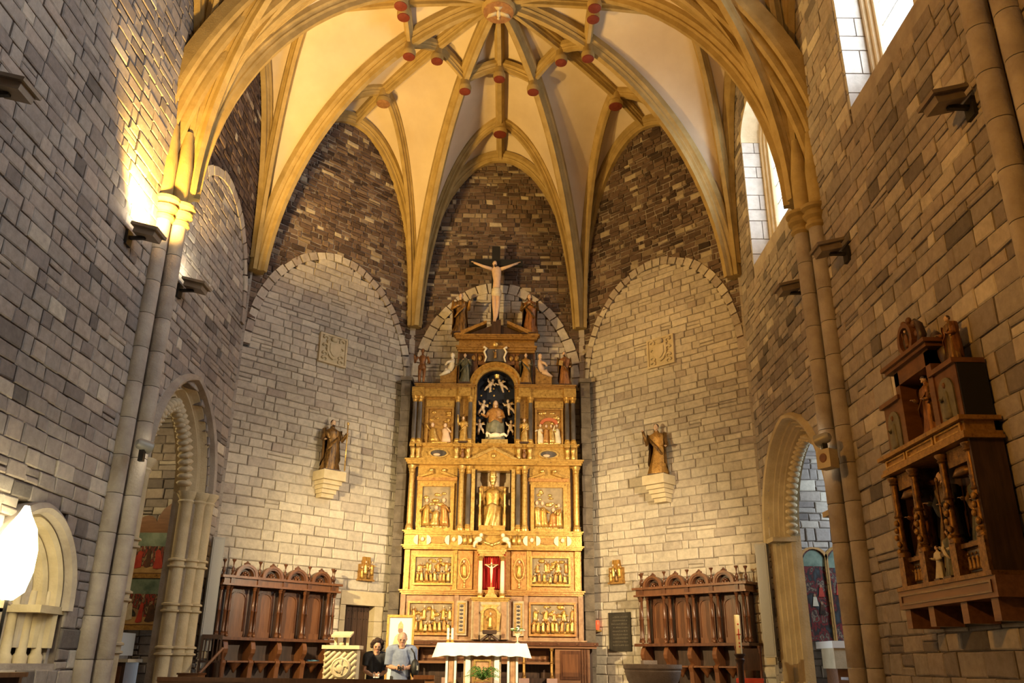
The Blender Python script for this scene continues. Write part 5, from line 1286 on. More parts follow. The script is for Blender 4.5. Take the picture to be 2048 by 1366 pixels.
# ------------------------------------------------------------------ altar table with cloth, candles, vase, fern
TY = 19.0; tx = -.13; tz = 2.02
t = thing('altar_table', 'pale marble altar with white pilasters and brown panels under a white cloth', 'altar', (tx, TY, FL2)); z = lambda q: q - FL2
MB().b2(-.92, .92, -.40, .40, z(1.93), z(2.005)).build('table_slab', M['marble_pale'], t)
MB().b2(-.38, .40, -.28, .28, .0, z(1.93)).build('core', M['marble_pale'], t)
for x0, x1 in ((-.34, -.24), (.26, .36)): MB().b2(x0, x1, -.32, -.28, .06, z(1.90)).build('white_pilaster', M['white_paint'], t)
p = MB().b2(-.20, .22, -.31, -.28, .08, z(1.88)).build('front_panel', M['marble_red'], t)
MB().ring([(-.17, .12), (.19, .12), (.19, z(1.70)), (-.17, z(1.70))], [(-.13, .16), (.15, .16), (.15, z(1.66)), (-.13, z(1.66))], -.335, -.30, True).build('panel_border', M['gold_pale'], p)
for s in (-1, 1):
    c = MB().b2(s * .54, s * .74, -.26, .26, .0, z(1.93)).build('side_pier', M['marble_pale'], t)
    for xx in (.55, .73): MB().b2(s * xx - .022, s * xx + .022, -.30, -.26, .04, z(1.92)).build('white_pilaster', M['white_paint'], c)
    MB().b2(s * .59, s * .69, -.275, -.26, .1, z(1.85)).build('pier_panel', M['marble_red'], c)
MB().b2(-.80, .80, -.36, .36, .0, .05).build('plinth', M['marble_pale'], t)
cl = MB(); hw, hd = .93, .42
def skirt(u, v):                              # cloth: flat top then hanging sides, flaring at the corners
    a = 2 * pi * u; c_, s_ = cos(a), sin(a); k = 1 / max(abs(c_), abs(s_))
    x, y = c_ * k * hw, s_ * k * hd
    if v < .25: f = v / .25; return (x * f, y * f, tz + .004)
    d = (v - .25) / .75; fl = 1 + d * (.05 + .03 * sin(14 * a)); corner = (min(abs(x) / hw, 1) * min(abs(y) / hd, 1)) ** 4
    return (x * (1 + d * (.035 + .07 * corner) + .006 * d * sin(23 * a)), y * (1 + d * .10 + .02 * d * sin(31 * a)), tz - d * (.25 + .012 * sin(29 * a) + .03 * corner))
cl.grid(skirt, 120, 16)
tag(cl.build('altar_cloth', M['white'], None, True, loc=(tx, TY, 0)), 'white altar cloth hanging over the marble table', 'tablecloth')
for k, (x, h) in enumerate(((-.74, .30), (-.65, .30))):
    t = thing('altar_candle', 'white candle standing on the altar cloth', 'candle', (tx + x, TY - .05, tz + .006), 0, 'pair of altar candles')
    MB().lathe([(.05, 0), (.05, .015), (.02, .03), (.04, .055), (.04, .065)], (0, 0, 0), 12).build('holder', M['gold_pale'], t, 'auto')
    MB().lathe([(.027, .065), (.027, h - .01), (.018, h)], (0, 0, 0), 12).build('wax', M['wax'], t, 'auto'); MB().tube([(0, 0, h), (.004, 0, h + .02)], .003, 5).build('wick', M['black'], t)
t = thing('flower_vase', 'pale glass vase with a few leaves and white buds on the altar cloth', 'vase', (tx + .74, TY + .02, tz + .006))
MB().lathe([(.055, 0), (.055, .01), (.012, .03), (.012, .11), (.05, .16), (.07, .20), (.065, .205)], (0, 0, 0), 14).build('glass', M['green_glass'], t, 'auto')
for k in range(7):
    a = k * .9; b = MB(); b.tube([(0, 0, .15), (.05 * cos(a), .05 * sin(a), .24), (.12 * cos(a), .10 * sin(a), .27 + .03 * (k % 2))], .004, 5)
    b.ell((.12 * cos(a), .10 * sin(a), .27 + .03 * (k % 2)), (.05, .035, .016), 7, 5, Matrix.Rotation(a, 3, 'Z')); b.build('leaf' , M['green' if k % 3 else 'green_glass'], t, True)
MB().ell((0, -.02, .30), (.035, .035, .04), 9, 6).build('bud', M['white'], t, True)
t = thing('potted_fern', 'green fern in a clay pot in front of the altar', 'plant', (-.10, 18.25, FL2)); rnd = random.Random(4)
MB().lathe([(.10, 0), (.13, .10), (.14, .10), (.14, .13), (.11, .13)], (0, 0, 0), 14).build('pot', M['wood_mid'], t, 'auto')
for k in range(90):                          # fronds
    a = rnd.uniform(0, 2 * pi); L_ = rnd.uniform(.18, .36); up = rnd.uniform(.06, .24); b = MB(); P = []
    for j in range(7):
        u = j / 6; P.append(V3((cos(a) * L_ * u, sin(a) * L_ * u, .16 + up * sin(u * 2.2) * 1.1)))
    b.tube(P, .004, 4)
    for j in range(1, 7):
        s_ = V3((-sin(a), cos(a), 0)); w_ = .05 * (1 - .12 * j); d_ = (P[j] - P[j - 1]).normalized() * .03
        for sg in (-1, 1):
            q = P[j]; b.add([tuple(q), tuple(q + s_ * sg * w_ + d_ - V3((0, 0, .012))), tuple(q + d_ * .8), tuple(q + V3((0, 0, .004)))], [(0, 1, 2), (3, 2, 1)])
    b.build('frond', M['green'], t)
# ------------------------------------------------------------------ stone ambo
t = thing('stone_ambo', 'pale stone lectern with slanting flutes and a round carved emblem', 'lectern', (-2.66, 16.6, FL1)); z = lambda q: q - FL1; S_ = M['sand_pale']
MB().b2(-.30, .30, -.12, .22, 0, z(1.84)).build('body', S_, t)
MB().b2(-.345, .345, -.20, .27, z(1.84), z(1.905)).build('top_slab', S_, t); MB().b2(-.34, .34, -.20, .27, 0, .12).build('foot', S_, t)
k = 0
for i in range(-6, 17):                      # slanting flutes clipped to the front
    z0 = .12 + i * .105; pts = []
    for j in range(13):
        x = -.29 + .58 * j / 12; q = z0 + (x + .29) * .95
        if .13 < q < z(1.82): pts.append((x, -.13, q))
    if len(pts) > 1: MB().tube(pts, .034, 8).build('flute', S_, t, True)
md = MB(); md.lathe([(.18, -.05), (.18, .01), (.155, .03), (.145, .02), (.02, .02)], (.02, -.17, z(1.52)), 24, m=Matrix.Rotation(pi / 2, 3, 'X')); o = md.build('round_emblem', S_, t, 'auto')
for k in range(5):
    a = k * 2 * pi / 5; b = MB(); b.tube([(.02 + (.09 + .035 * cos(a + q)) * cos(a) , -.195, z(1.52) + (.09 + .035 * cos(q)) * sin(a) + .03 * sin(q)) for q in [j * .8 for j in range(6)]], [.018, .018, .016, .014, .012, .01], 6); b.build('emblem_curl', S_, o, True)
MB().ell((.02, -.19, z(1.50)), (.07, .03, .08), 10, 6).build('emblem_figure', S_, o, True)
for sx in (-1, 1): MB().b2(-.02 + sx * .11 - .025, -.02 + sx * .11 + .025, -.03, .03, z(1.905), z(2.07)).build('desk_post', S_, t)
MB().box((-.02, .02, z(2.10)), (.36, .34, .035), rx=radians(14)).build('book_rest', S_, t)
MB().ell((-.02, .0, z(1.93)), (.05, .05, .04), 8, 6).build('microphone_base', M['sand'], t, True)
# ------------------------------------------------------------------ framed portrait on a stand
t = thing('framed_portrait', 'tall gilt framed white portrait of a standing cleric on a thin stand', 'picture', (-1.82, 18.4, FL2)); z = lambda q: q - FL2
MB().b2(-.24, .24, -.01, .01, z(1.30), z(2.50)).build('print', mat('white_print', (.66, .64, .60), rough=.7), t)
MB().ring([(-.285, z(1.25)), (.285, z(1.25)), (.285, z(2.55)), (-.285, z(2.55))], [(-.24, z(1.30)), (.24, z(1.30)), (.24, z(2.50)), (-.24, z(2.50))], -.035, .02, True).build('frame', M['gold'], t)
pf = [(-.13, z(1.5)), (.13, z(1.5)), (.15, z(1.95)), (.11, z(2.12)), (.05, z(2.18)), (-.05, z(2.18)), (-.11, z(2.12)), (-.15, z(1.95))]
MB().prism(pf, -.014, -.010).build('printed_robe', mat('print_cream', (.46, .36, .18), (.60, .48, .28), .7, scale=8), t)
MB().prism([(.0 + .05 * cos(2 * pi * k / 14), z(2.245) + .065 * sin(2 * pi * k / 14)) for k in range(14)], -.0145, -.010).build('printed_face', mat('print_face', (.24, .13, .08), rough=.7), t)
MB().prism([(-.055, z(2.28)), (.055, z(2.28)), (.05, z(2.36)), (0, z(2.43)), (-.05, z(2.36))], -.0148, -.010).build('printed_mitre', mat('print_mitre', (.36, .27, .12), (.5, .38, .2), .7, scale=20), t)
for sx in (-1, 1): MB().tube([(sx * .20, .02, z(1.3)), (sx * .26, .10, 0)], .015, 8).build('stand_leg', M['wood_gold'], t)
MB().tube([(0, .03, z(2.2)), (0, .35, 0)], .015, 8).build('stand_leg', M['wood_gold'], t)
# ------------------------------------------------------------------ font, paschal candle, benches
t = thing('baptismal_font', 'grey stone baptismal font with a broad moulded bowl', 'font', (2.9, 15.5, FL1)); z = lambda q: q - FL1
MB().lathe([(.30, z(1.20)), (.36, z(1.24)), (.44, z(1.38)), (.485, z(1.52)), (.475, z(1.54)), (.50, z(1.57)), (.50, z(1.635)), (.44, z(1.635)), (.40, z(1.58)), (.02, z(1.5))], (0, 0, 0), 28).build('bowl', M['grey_stone'], t, 'auto')
MB().lathe([(.34, 0), (.34, .12), (.22, .18), (.17, .30), (.17, .62), (.24, .70), (.30, z(1.22))], (0, 0, 0), 20).build('pedestal', M['grey_stone'], t, 'auto')
MB().box((-.04, .1, z(1.62)), (.24, .30, .16)).build('lid_block', M['grey_stone'], t)
t = thing('paschal_candle', 'tall yellow paschal candle with red marks on a dark wooden stand', 'candle', (4.55, 16.0, FL1))
MB().lathe([(.20, 0), (.20, .06), (.10, .12), (.06, .3), (.09, .6), (.05, .75), (.05, 1.2), (.09, 1.28), (.06, 1.31), (.10, 1.36), (.10, 1.38)], (0, 0, 0), 16).build('stand', M['wood_dark'], t, 'auto')
MB().lathe([(.052, 1.38), (.052, 2.03), (.04, 2.04)], (0, 0, 0), 16).build('wax', M['beige_wax'], t, 'auto')
MB().b2(-.035, .035, -.058, -.045, 1.70, 1.715).build('red_mark', M['crimson'], t); MB().b2(-.008, .008, -.058, -.048, 1.62, 1.80).build('red_mark', M['crimson'], t)
for q in (1.50, 1.56, 1.88): MB().ell((0, -.05, q), (.016, .012, .016), 7, 5).build('wax_grain', M['crimson'], t)
def bench(label, x0, x1, y, z0, h, group=None):
    t = thing('wooden_bench', label, 'bench', ((x0 + x1) / 2, y, z0), 0, group); hw = (x1 - x0) / 2
    MB().b2(-hw, hw, -.03, .03, h - .07, h).build('top_rail', M['wood_lit'], t); MB().b2(-hw, hw, .0, .03, .42, h - .07).build('backrest', M['wood_mid'], t); MB().b2(-hw, hw, .03, .42, .42, .455).build('seat', M['wood_mid'], t)
    n = max(2, int((x1 - x0) / 1.4))
    for k in range(n + 1): x = -hw + .03 + (2 * hw - .06) * k / n; MB().b2(x - .03, x + .03, -.03, .40, 0, .42).build('end_support', M['wood'], t)
bench('long wooden bench back in front of the stone ambo', -5.38, -.96, 15.0, FL1, .905)
bench('short dark wooden bench next to the man in a blue shirt', -1.30, -.92, 16.45, FL1, .96)
t = thing('low_bench', 'reddish wooden bench end below the glowing lamp by the niche', 'bench', (-5.10, 9.55, 0))
MB().b2(-.22, .22, -.9, .45, 1.42, 1.47).build('top', M['wood_lit'], t)
for y in (-.8, .35): MB().b2(-.2, .2, y - .03, y + .03, 0, 1.42).build('support', M['wood'], t)
# gate, chair and handrail beside the stalls
t = thing('slanting_handrail', 'slanting wooden handrail on two posts beside the choir stalls', 'handrail', (-5.35, 17.3, FL1))
MB().tube([(-.22, -.1, .80), (.16, .3, 1.40)], .028, 8).build('rail', M['wood_mid'], t); MB().tube([(-.22, -.1, 0), (-.22, -.1, .82)], .025, 8).build('post', M['wood'], t); MB().tube([(.16, .3, .4), (.16, .3, 1.38)], .025, 8).build('post', M['wood'], t)
t = thing('side_chair', 'dark slatted chair behind the slanting handrail', 'chair', (-5.52, 17.86, FL2), .3)
for x in (-.18, .18): MB().b2(x - .02, x + .02, .15, .19, 0, .95).build('rear_leg', M['wood_dark'], t); MB().b2(x - .02, x + .02, -.2, -.16, 0, .45).build('front_leg', M['wood_dark'], t)
MB().b2(-.2, .2, -.2, .19, .43, .47).build('seat', M['wood_dark'], t); MB().b2(-.2, .2, .155, .185, .88, .96).build('top_rail', M['wood_dark'], t)
for k in range(4): MB().b2(-.12 + k * .08 - .012, -.12 + k * .08 + .012, .16, .18, .47, .88).build('back_slat', M['wood_dark'], t)
t = thing('wooden_step_box', 'brown wooden box at the foot of the column loudspeaker by the cusped doorway', 'box', (-5.40, 16.75, FL1))
MB().b2(-.22, .14, -.2, .2, 0, .92).build('carcass', M['wood_mid'], t); MB().b2(-.24, .16, -.22, .22, .92, .95).build('lid', M['wood'], t)
t = thing('side_chair', 'carved dark chair with red seat beside the paschal candle', 'chair', (5.05, 17.3, FL1), -.3)
for x in (-.22, .22):
    b = MB(); turned(b, x, .2, 0, 1.55, .028); b.build('rear_post', M['wood'], t, 'auto'); b = MB(); turned(b, x, -.2, 0, .92, .026); b.build('front_leg', M['wood'], t, 'auto')
MB().b2(-.25, .25, -.24, .24, .88, .96).build('seat_cushion', M['crimson'], t); MB().b2(-.22, .22, .18, .22, 1.1, 1.5).build('backrest', M['wood_dark'], t)
# ------------------------------------------------------------------ people
def solid(b, name, m, parent, vox, smooth=4):
    o = b.build(name, m, parent, True)
    r = o.modifiers.new('remesh', 'REMESH'); r.mode = 'VOXEL'; r.voxel_size = vox; r.use_smooth_shade = True
    if smooth: s = o.modifiers.new('smooth', 'SMOOTH'); s.factor = .5; s.iterations = smooth
    return o
def grip_hand(b, p, s, sx):                  # hand reaching forward and inward, fingers curled round something held low
    p = V3(p); d = V3((-sx * .75, -.55, -.1)).normalized(); up = V3((0, 0, 1)); side = d.cross(up).normalized(); up = side.cross(d)
    m = Matrix((side, d, up)).transposed(); b.ell(p, (s * .17, s * .28, s * .24), 10, 7, m)
    for k, l in enumerate((.30, .36, .34, .27)):
        o = p + up * (s * (.19 - .125 * k)) + d * s * .22
        b.tube([o, o + d * s * l * .55 - side * sx * s * .05, o + d * s * l * .8 - side * sx * s * .22, o + d * s * l * .55 - side * sx * s * .34], [s * .062, s * .058, s * .052, s * .045], 8)
    o = p + up * s * .2 - d * s * .08; b.tube([o, o + up * s * .14 + d * s * .12, o + up * s * .13 + d * s * .34], [s * .075, s * .065, s * .05], 8)
def person(label, loc, rz, H, male):
    t = thing('person', label, 'person', loc, rz); k = H / 1.70; q = lambda x, y, z: V3((x * k, y * k, z * k))
    hs = .235 * k; hc = q(0, -.055, 1.575); tilt = radians(24)
    b = MB()                                 # continuous body
    head(b, hc, hs, 0, tilt)
    b.tube([q(0, .02, 1.38), q(0, -.01, 1.46), q(0, -.03, 1.52)], [.070 * k, .056 * k, .056 * k], 12)
    sw = .185 if male else .160
    b.tube([q(0, .0, .86), q(0, .0, 1.0), q(0, .0, 1.12), q(0, .01, 1.27), q(0, .015, 1.37), q(0, .01, 1.43)], [.155 * k, .15 * k, .135 * k, .155 * k, .145 * k, .07 * k], 16, .70)
    for sx in (-1, 1):
        b.tube([q(sx * .06, .01, 1.40), q(sx * sw, .01, 1.375), q(sx * (sw + .035), .01, 1.33)], [.065 * k, .066 * k, .058 * k], 12)
        sh, el, wr = q(sx * (sw + .02), .01, 1.36), q(sx * (sw + .05), .02, 1.09), q(sx * .085, -.235, 1.06 if male else 1.02)
        b.tube([sh, lerp(sh, el, .5), el, lerp(el, wr, .35), wr], [.056 * k, .051 * k, .043 * k, .044 * k, .029 * k], 12)
        grip_hand(b, wr + V3((-sx * .03, -.045, 0)) * k, .165 * k, sx)
        b.tube([q(sx * .085, 0, .90), q(sx * .095, .0, .70), q(sx * .09, -.005, .48), q(sx * .09, .01, .32), q(sx * .09, .015, .08)], [.092 * k, .085 * k, .060 * k, .058 * k, .038 * k], 14)
        b.ell(q(sx * .095, -.05, .045), (.045 * k, .125 * k, .045 * k), 10, 7)
    solid(b, 'body', M['skin'], t, .0085, 2)
    m = Matrix.Rotation(tilt, 3, 'X')
    for sx in (-1, 1):                       # eyes, brows
        e = MB(); e.ell(hc + m @ V3((sx * hs * .15, -hs * .385, hs * .03)), (hs * .055, hs * .03, hs * .022), 8, 5, m); e.build('eye', M['black'], t, True)
        e = MB(); e.ell(hc + m @ V3((sx * hs * .15, -hs * .40, hs * .12)), (hs * .10, hs * .03, hs * .02), 8, 5, m); e.build('eyebrow', M['hair_grey' if male else 'hair_dark'], t, True)
    e = MB(); e.ell(hc + m @ V3((0, -hs * .40, -hs * .26)), (hs * .13, hs * .03, hs * .025), 8, 5, m); e.build('mouth', M['lips'], t, True)
    # clothes
    c = MB()
    c.tube([q(0, .0, .80 if male else .93), q(0, .0, 1.0), q(0, .0, 1.12), q(0, .01, 1.27), q(0, .015, 1.37), q(0, .012, 1.415)], [.190 * k, .185 * k, .175 * k, .185 * k, .17 * k, .11 * k], 18, .72)
    for sx in (-1, 1):
        c.tube([q(sx * .06, .01, 1.39), q(sx * (sw + .01), .01, 1.375)], [.095 * k, .094 * k], 12)
        sh, el = q(sx * (sw + .02), .01, 1.365), q(sx * (sw + .05), .02, 1.09); e2 = lerp(sh, el, .92 if male else .62); c.ell(q(sx * (sw + .018), .01, 1.36), (.098 * k, .092 * k, .10 * k), 12, 8)
        c.tube([sh, lerp(sh, e2, .5), e2], [.094 * k, .086 * k, .080 * k], 12)
    solid(c, 'shirt' if male else 'blouse', M['blue_shirt' if male else 'black_top'], t, .012, 3)
    c = MB(); c.tube([q(0, 0, 1.0), q(0, 0, .86)], [.165 * k, .175 * k], 16, .74)
    for sx in (-1, 1): c.tube([q(sx * .085, 0, .92), q(sx * .098, .0, .70), q(sx * .095, .0, .45), q(sx * .095, .01, .10)], [.108 * k, .102 * k, .085 * k, .075 * k], 14)
    solid(c, 'trousers', M['dark_trousers' if male else 'plaid'], t, .013, 3)
    for sx in (-1, 1):
        s_ = MB(); s_.ell(q(sx * .095, -.05, .045), (.055 * k, .14 * k, .048 * k), 12, 8); s_.build('shoe', M['black'], t, True)
    hb = MB()
    if male:
        hb.ell(hc + m @ V3((0, hs * .12, hs * .06)), (hs * .385, hs * .37, hs * .40), 14, 9, m); hb.build('hair', M['hair_grey'], t, True)
    else:
        rnd = random.Random(5); o = MB(); o.ell(hc + m @ V3((0, hs * .12, hs * .10)), (hs * .46, hs * .44, hs * .48), 14, 9, m)
        for j in range(60):                  # curls
            a, e_ = rnd.uniform(0, 2 * pi), rnd.uniform(-.9, 1.4); d = V3((cos(a) * cos(e_), sin(a) * cos(e_), sin(e_)))
            if d.y < -.35 and d.z < .62: continue
            o.ell(hc + m @ V3((d.x * hs * .50, d.y * hs * .44 + hs * .08, d.z * hs * .50 + hs * .04)), (hs * .15,) * 3, 7, 5)
        solid(o, 'hair', M['hair_dark'], t, .012, 1)
    return t
M['hair_grey'] = mat('grey_hair', (.16, .13, .11), (.26, .22, .19), .7, scale=30); M['hair_dark'] = mat('dark_curly_hair', (.02, .012, .01), (.045, .026, .019), .85, scale=30, spec=.15)
M['lips'] = mat('lips', (.42, .18, .14), rough=.5); M['blue_shirt'] = mat('blue_shirt', (.14, .17, .27), (.20, .24, .35), .8, scale=12, bump=.2, bscale=9)
M['black_top'] = mat('black_top', (.018, .018, .02), (.03, .03, .034), .8, scale=12); M['dark_trousers'] = mat('dark_trousers', (.02, .02, .024), rough=.8)
M['plaid'] = mat('black_white_print', (.015, .015, .02), (.55, .55, .55), .8, scale=16, detail=1)
pm = person('man in a light blue shirt looking down at a camera in his hands', (-1.60, 16.95, FL1), .12, 1.72, True)
pw = person('woman with dark curly hair in a black top looking down at her hands', (-2.10, 17.12, FL1), .22, 1.58, False)
t = thing('handheld_camera', 'small black camera held in the hands of the man', 'camera', (-1.57, 16.655, FL1 + 1.035), .12)
MB().b2(-.055, .055, -.03, .02, .0, .075).build('camera_body', M['black'], t); MB().lathe([(.032, 0), (.03, .05), (.026, .055)], (0, -.03, .036), 14, m=Matrix.Rotation(pi / 2, 3, 'X')).build('lens', M['iron'], t, 'auto')
t = thing('shoulder_bag', 'black shoulder bag hanging at the side of the man', 'bag', (-1.33, 16.88, FL1 + .92), .2)
b = MB(); b.ell((0, 0, .15), (.085, .13, .17), 12, 8); b.build('pouch', M['black'], t, True); MB().tube([(0, -.02, .30), (-.03, -.06, .42), (-.09, -.03, .50)], .014, 7).build('strap', M['black'], t, True); MB().b2(.02, .05, -.135, -.12, .12, .2).build('buckle', M['grey_metal'], t)
t = thing('visitor_leaflet', 'folded pale leaflet in the hands of the woman', 'leaflet', (-2.035, 16.82, FL1 + .90), .2)
MB().box((0, 0, .03), (.11, .012, .08), rx=-.7).build('paper', M['white_paint'], t)
# ------------------------------------------------------------------ side altarpiece on the right wall
M['gold_aged'] = gold_mat('aged_gilding', (.13, .06, .015), (.26, .13, .03), (.03, .014, .006), rough=.4, metal=.5)  # darker copy of the worn gilding; side altar's dimness put in the colour
M['oak'] = mat('side_altar_oak', (.11, .042, .012), (.20, .085, .026), .42, scale=4, stretch=(1, 1, 2)); M['smoky'] = mat('smoky_painted_panel', (.10, .085, .05), (.20, .17, .10), .5, scale=7)
sa = thing('side_altarpiece', 'dark wooden side altarpiece with gilded cornice hung on the nave wall', 'altarpiece', (5.90, 10.15, 0), radians(-90))
P_ = lambda name, m, x0, x1, y0, y1, z0, z1, par=sa: MB().b2(x0, x1, y0, y1, z0, z1).build(name, M[m], par)
P_('case_back', 'wood_dark', -1.05, 1.05, -.06, 0, 2.55, 4.25)
for x in (-1.04, 1.04): P_('case_side', 'wood_dark', x - .02, x + .02, -.38, 0, 2.55, 4.10)
P_('base_board', 'wood_mid', -1.16, 1.16, -.44, 0, 2.31, 2.53)
MB().ring([(-1.08, 2.36), (1.08, 2.36), (1.08, 2.49), (-1.08, 2.49)], [(-1.05, 2.385), (1.05, 2.385), (1.05, 2.465), (-1.05, 2.465)], -.455, -.435, True).build('board_moulding', M['wood'], sa)
P_('base_ledge', 'gold_aged', -1.14, 1.14, -.46, 0, 2.53, 2.58)
for x in (-1.04, -.42, .36, 1.0): P_('support_bracket', 'wood_mid', x - .07, x + .07, -.40, 0, 2.08, 2.31)
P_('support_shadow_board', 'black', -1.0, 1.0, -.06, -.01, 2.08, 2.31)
b = MB(); b.b2(-1.08, 1.08, -.44, 0, 4.05, 4.10); b.b2(-1.05, 1.05, -.40, 0, 4.10, 4.22); b.b2(-1.11, 1.11, -.48, 0, 4.22, 4.27); b.b2(-1.11, 1.11, -.46, 0, 4.01, 4.05); b.build('gilded_cornice', M['gold_dark'], sa)
for x0, x1 in ((-1.0, -.42), (-.38, .34), (.38, 1.0)): MB().ring([(x0, 4.11), (x1, 4.11), (x1, 4.21), (x0, 4.21)], [(x0 + .04, 4.13), (x1 - .04, 4.13), (x1 - .04, 4.19), (x0 + .04, 4.19)], -.425, -.395, True).build('cornice_panel', M['gold'], sa)
for x in (-.98, -.40, .36, .98):
    b = MB(); turned(b, x, -.36, 2.95, 3.98, .05); b.build('carved_column', M['gold_aged'], sa, 'auto')
    b = MB()
    for k in range(5): b.ell((x + .03 * sin(k * 2.1), -.42, 3.02 + k * .09), (.04, .03, .04), 7, 5)
    b.build('gilded_foliage', M['gold_dark'], sa, True); P_('column_pedestal', 'gold_aged', x - .07, x + .07, -.42, -.28, 2.58, 2.95)
for x0, x1 in ((-.90, -.48), (.44, .90)):
    P_('dado', 'gold_aged', x0, x1, -.30, -.05, 2.58, 2.88); P_('dado_ledge', 'gold_aged', x0, x1, -.36, -.05, 2.88, 2.93)
    p = MB().b2(x0 + .05, x1 - .05, -.315, -.30, 2.62, 2.85).build('dado_panel', M['black_col'], sa)
    for k in range(4):
        b = MB(); mini(b, 0, 0, 0, .17, 300 + k + int(x0 * 10)); b.build('dado_figure', [M['gold_dark'], M['gold_aged']], p, True, loc=(x0 + .09 + k * .08, -.33, 2.64))
    P_('bay_head', 'gold_aged', x0, x1, -.34, -.05, 3.80, 4.0)
    sh = MB(); c_ = (x0 + x1) / 2; sh.lathe([(.20, -.02), (.14, .06), (.02, .09)], (c_, -.28, 3.70), 14, 1, .6); sh.build('shell_hood', M['gold_aged'], sa, True)
# upper storey
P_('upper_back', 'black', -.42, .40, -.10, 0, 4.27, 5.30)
for x0, x1 in ((-.98, -.46), (.44, .98)):
    P_('upper_bay', 'oak', x0, x1, -.34, 0, 4.27, 4.93); c_ = (x0 + x1) / 2
    arc = [(c_ - .17, 4.32), (c_ - .17, 4.66)] + [(c_ - .17 * cos(pi * i / 10), 4.66 + .17 * sin(pi * i / 10)) for i in range(1, 10)] + [(c_ + .17, 4.66), (c_ + .17, 4.32)]
    p = MB().prism(arc, -.36, -.335).build('painted_panel', M['smoky'], sa)
    b = MB(); mini(b, 0, 0, 0, .40, 41); b.build('painted_saint', [M['smoky'], M['oak']], p, True, loc=(c_, -.345, 4.34))
    P_('upper_bay_cornice', 'oak', x0 - .03, x1 + .03, -.39, 0, 4.93, 4.99)
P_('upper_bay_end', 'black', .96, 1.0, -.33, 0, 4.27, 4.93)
for x in (-.44, .42): P_('upper_pilaster', 'oak', x - .06, x + .06, -.36, 0, 4.27, 5.28)
P_('upper_lintel', 'oak', -.50, .48, -.36, 0, 5.10, 5.30)
b = MB(); b.b2(-.62, .56, -.42, 0, 5.30, 5.35); b.b2(-.66, .60, -.46, 0, 5.35, 5.40); b.build('upper_cornice', M['oak'], sa)
ov = [(-.02 + .20 * cos(2 * pi * k / 20), 5.60 + .22 * sin(2 * pi * k / 20)) for k in range(20)]; iv = [(-.02 + .14 * cos(2 * pi * k / 20), 5.60 + .16 * sin(2 * pi * k / 20)) for k in range(20)]
P_('gable_board', 'oak', -.26, .22, -.30, -.1, 5.40, 5.46); p = MB().prism(iv, -.33, -.28).build('medallion_field', M['black_col'], sa); MB().ring(ov, iv, -.38, -.28, True).build('medallion_ring', M['oak'], p)
b = MB(); mini(b, 0, 0, 0, .22, 55); b.build('medallion_figure', [M['oak'], M['flesh']], p, True, loc=(-.02, -.34, 5.50))
for a in range(6): MB().ell((-.02 + .24 * cos(a * pi / 5), -.32, 5.60 + .25 * sin(a * pi / 5)), (.05, .04, .05), 8, 5).build('gable_scroll', M['oak'], sa, True)
b = MB(); b.tube([(.20, -.3, 5.42), (.30, -.3, 5.55), (.26, -.3, 5.70), (.16, -.3, 5.80)], [.05, .06, .05, .03], 8); b.build('side_scroll', M['wood_dark'], sa, True)
b = MB(); b.tube([(-.72, -.2, 4.98), (-.60, -.22, 5.08), (-.64, -.22, 5.20), (-.54, -.24, 5.28)], [.05, .05, .06, .05], 8); b.build('side_scroll', M['wood_dark'], sa, True)
wp = lambda x, y: (5.90 + y * 1.0, 10.15 - x)   # local to world for statues (rotation -90: x->-Y, y->+X)
def sstat(label, x, y, z, h, **kw): return statue('side_altar_statue', label, (5.90 + y, 10.15 - x, z), h, radians(-90), **kw)
sstat('dark robed saint with halo in the middle bay of the side altarpiece', -.02, -.20, 2.88, 1.0, rm='brown_robe', mantle='black_top', halo=True, seed=61, staff=(.16, .85, 'gold_aged'))
sstat('gilded slender saint in the bay of the side altarpiece near the paired shafts', -.69, -.20, 2.94, .80, rm='gold_aged', mantle='orange_robe', seed=62)
sstat('grey green robed saint in the bay of the side altarpiece beyond the haloed saint', .68, -.20, 2.94, .80, rm='green_robe', mantle='brown_robe', seed=63, long=.8)
sstat('small kneeling figure in grey at the feet of the haloed saint', .14, -.34, 2.60, .55, rm='green_robe', mantle='white_robe', seed=64)
sstat('pale crouching beggar figure at the feet of the haloed saint', -.16, -.34, 2.60, .40, rm='white_robe', seed=65)
sstat('small red robed saint with pale halo inside the black upper niche', -.02, -.20, 4.29, .84, rm='crimson_dark' if 'crimson_dark' in M else 'orange_robe', mantle='gold_aged', halo=True, seed=66)
statue('side_altar_statue', 'brown standing figure on top of the side altarpiece outer bay', (5.72, 10.15 - .72, 5.02), .62, radians(-90), 'brown_robe', 'orange_robe', seed=67)
sc = thing('carved_bust', 'dark carved crest with wings between medallion and outer figure of the side altarpiece', 'carving', (5.74, 9.75, 5.02), radians(-90))
b = MB(); b.ell((0, 0, .22), (.20, .10, .22), 10, 7); b.build('crest', M['wood_dark'], sc, True); b = MB(); b.ell((.05, -.06, .42), (.10, .07, .09), 8, 6); b.build('crest_head', M['wood_dark'], sc, True)
# ------------------------------------------------------------------ loudspeaker box on the right pilaster
t = thing('wall_loudspeaker', 'small cream loudspeaker box on the shafts beside the side altarpiece', 'loudspeaker', (5.45, 13.1, 4.55), radians(-60))
MB().b2(-.13, .13, -.10, .10, 0, .30).build('cabinet', M['sand'], t); MB().lathe([(.075, 0), (.06, .012), (.02, .004)], (0, -.10, .16), 16, m=Matrix.Rotation(pi / 2, 3, 'X')).build('cone', M['wood_mid'], t, 'auto'); MB().b2(-.03, .03, .10, .24, .1, .2).build('bracket', M['iron'], t)
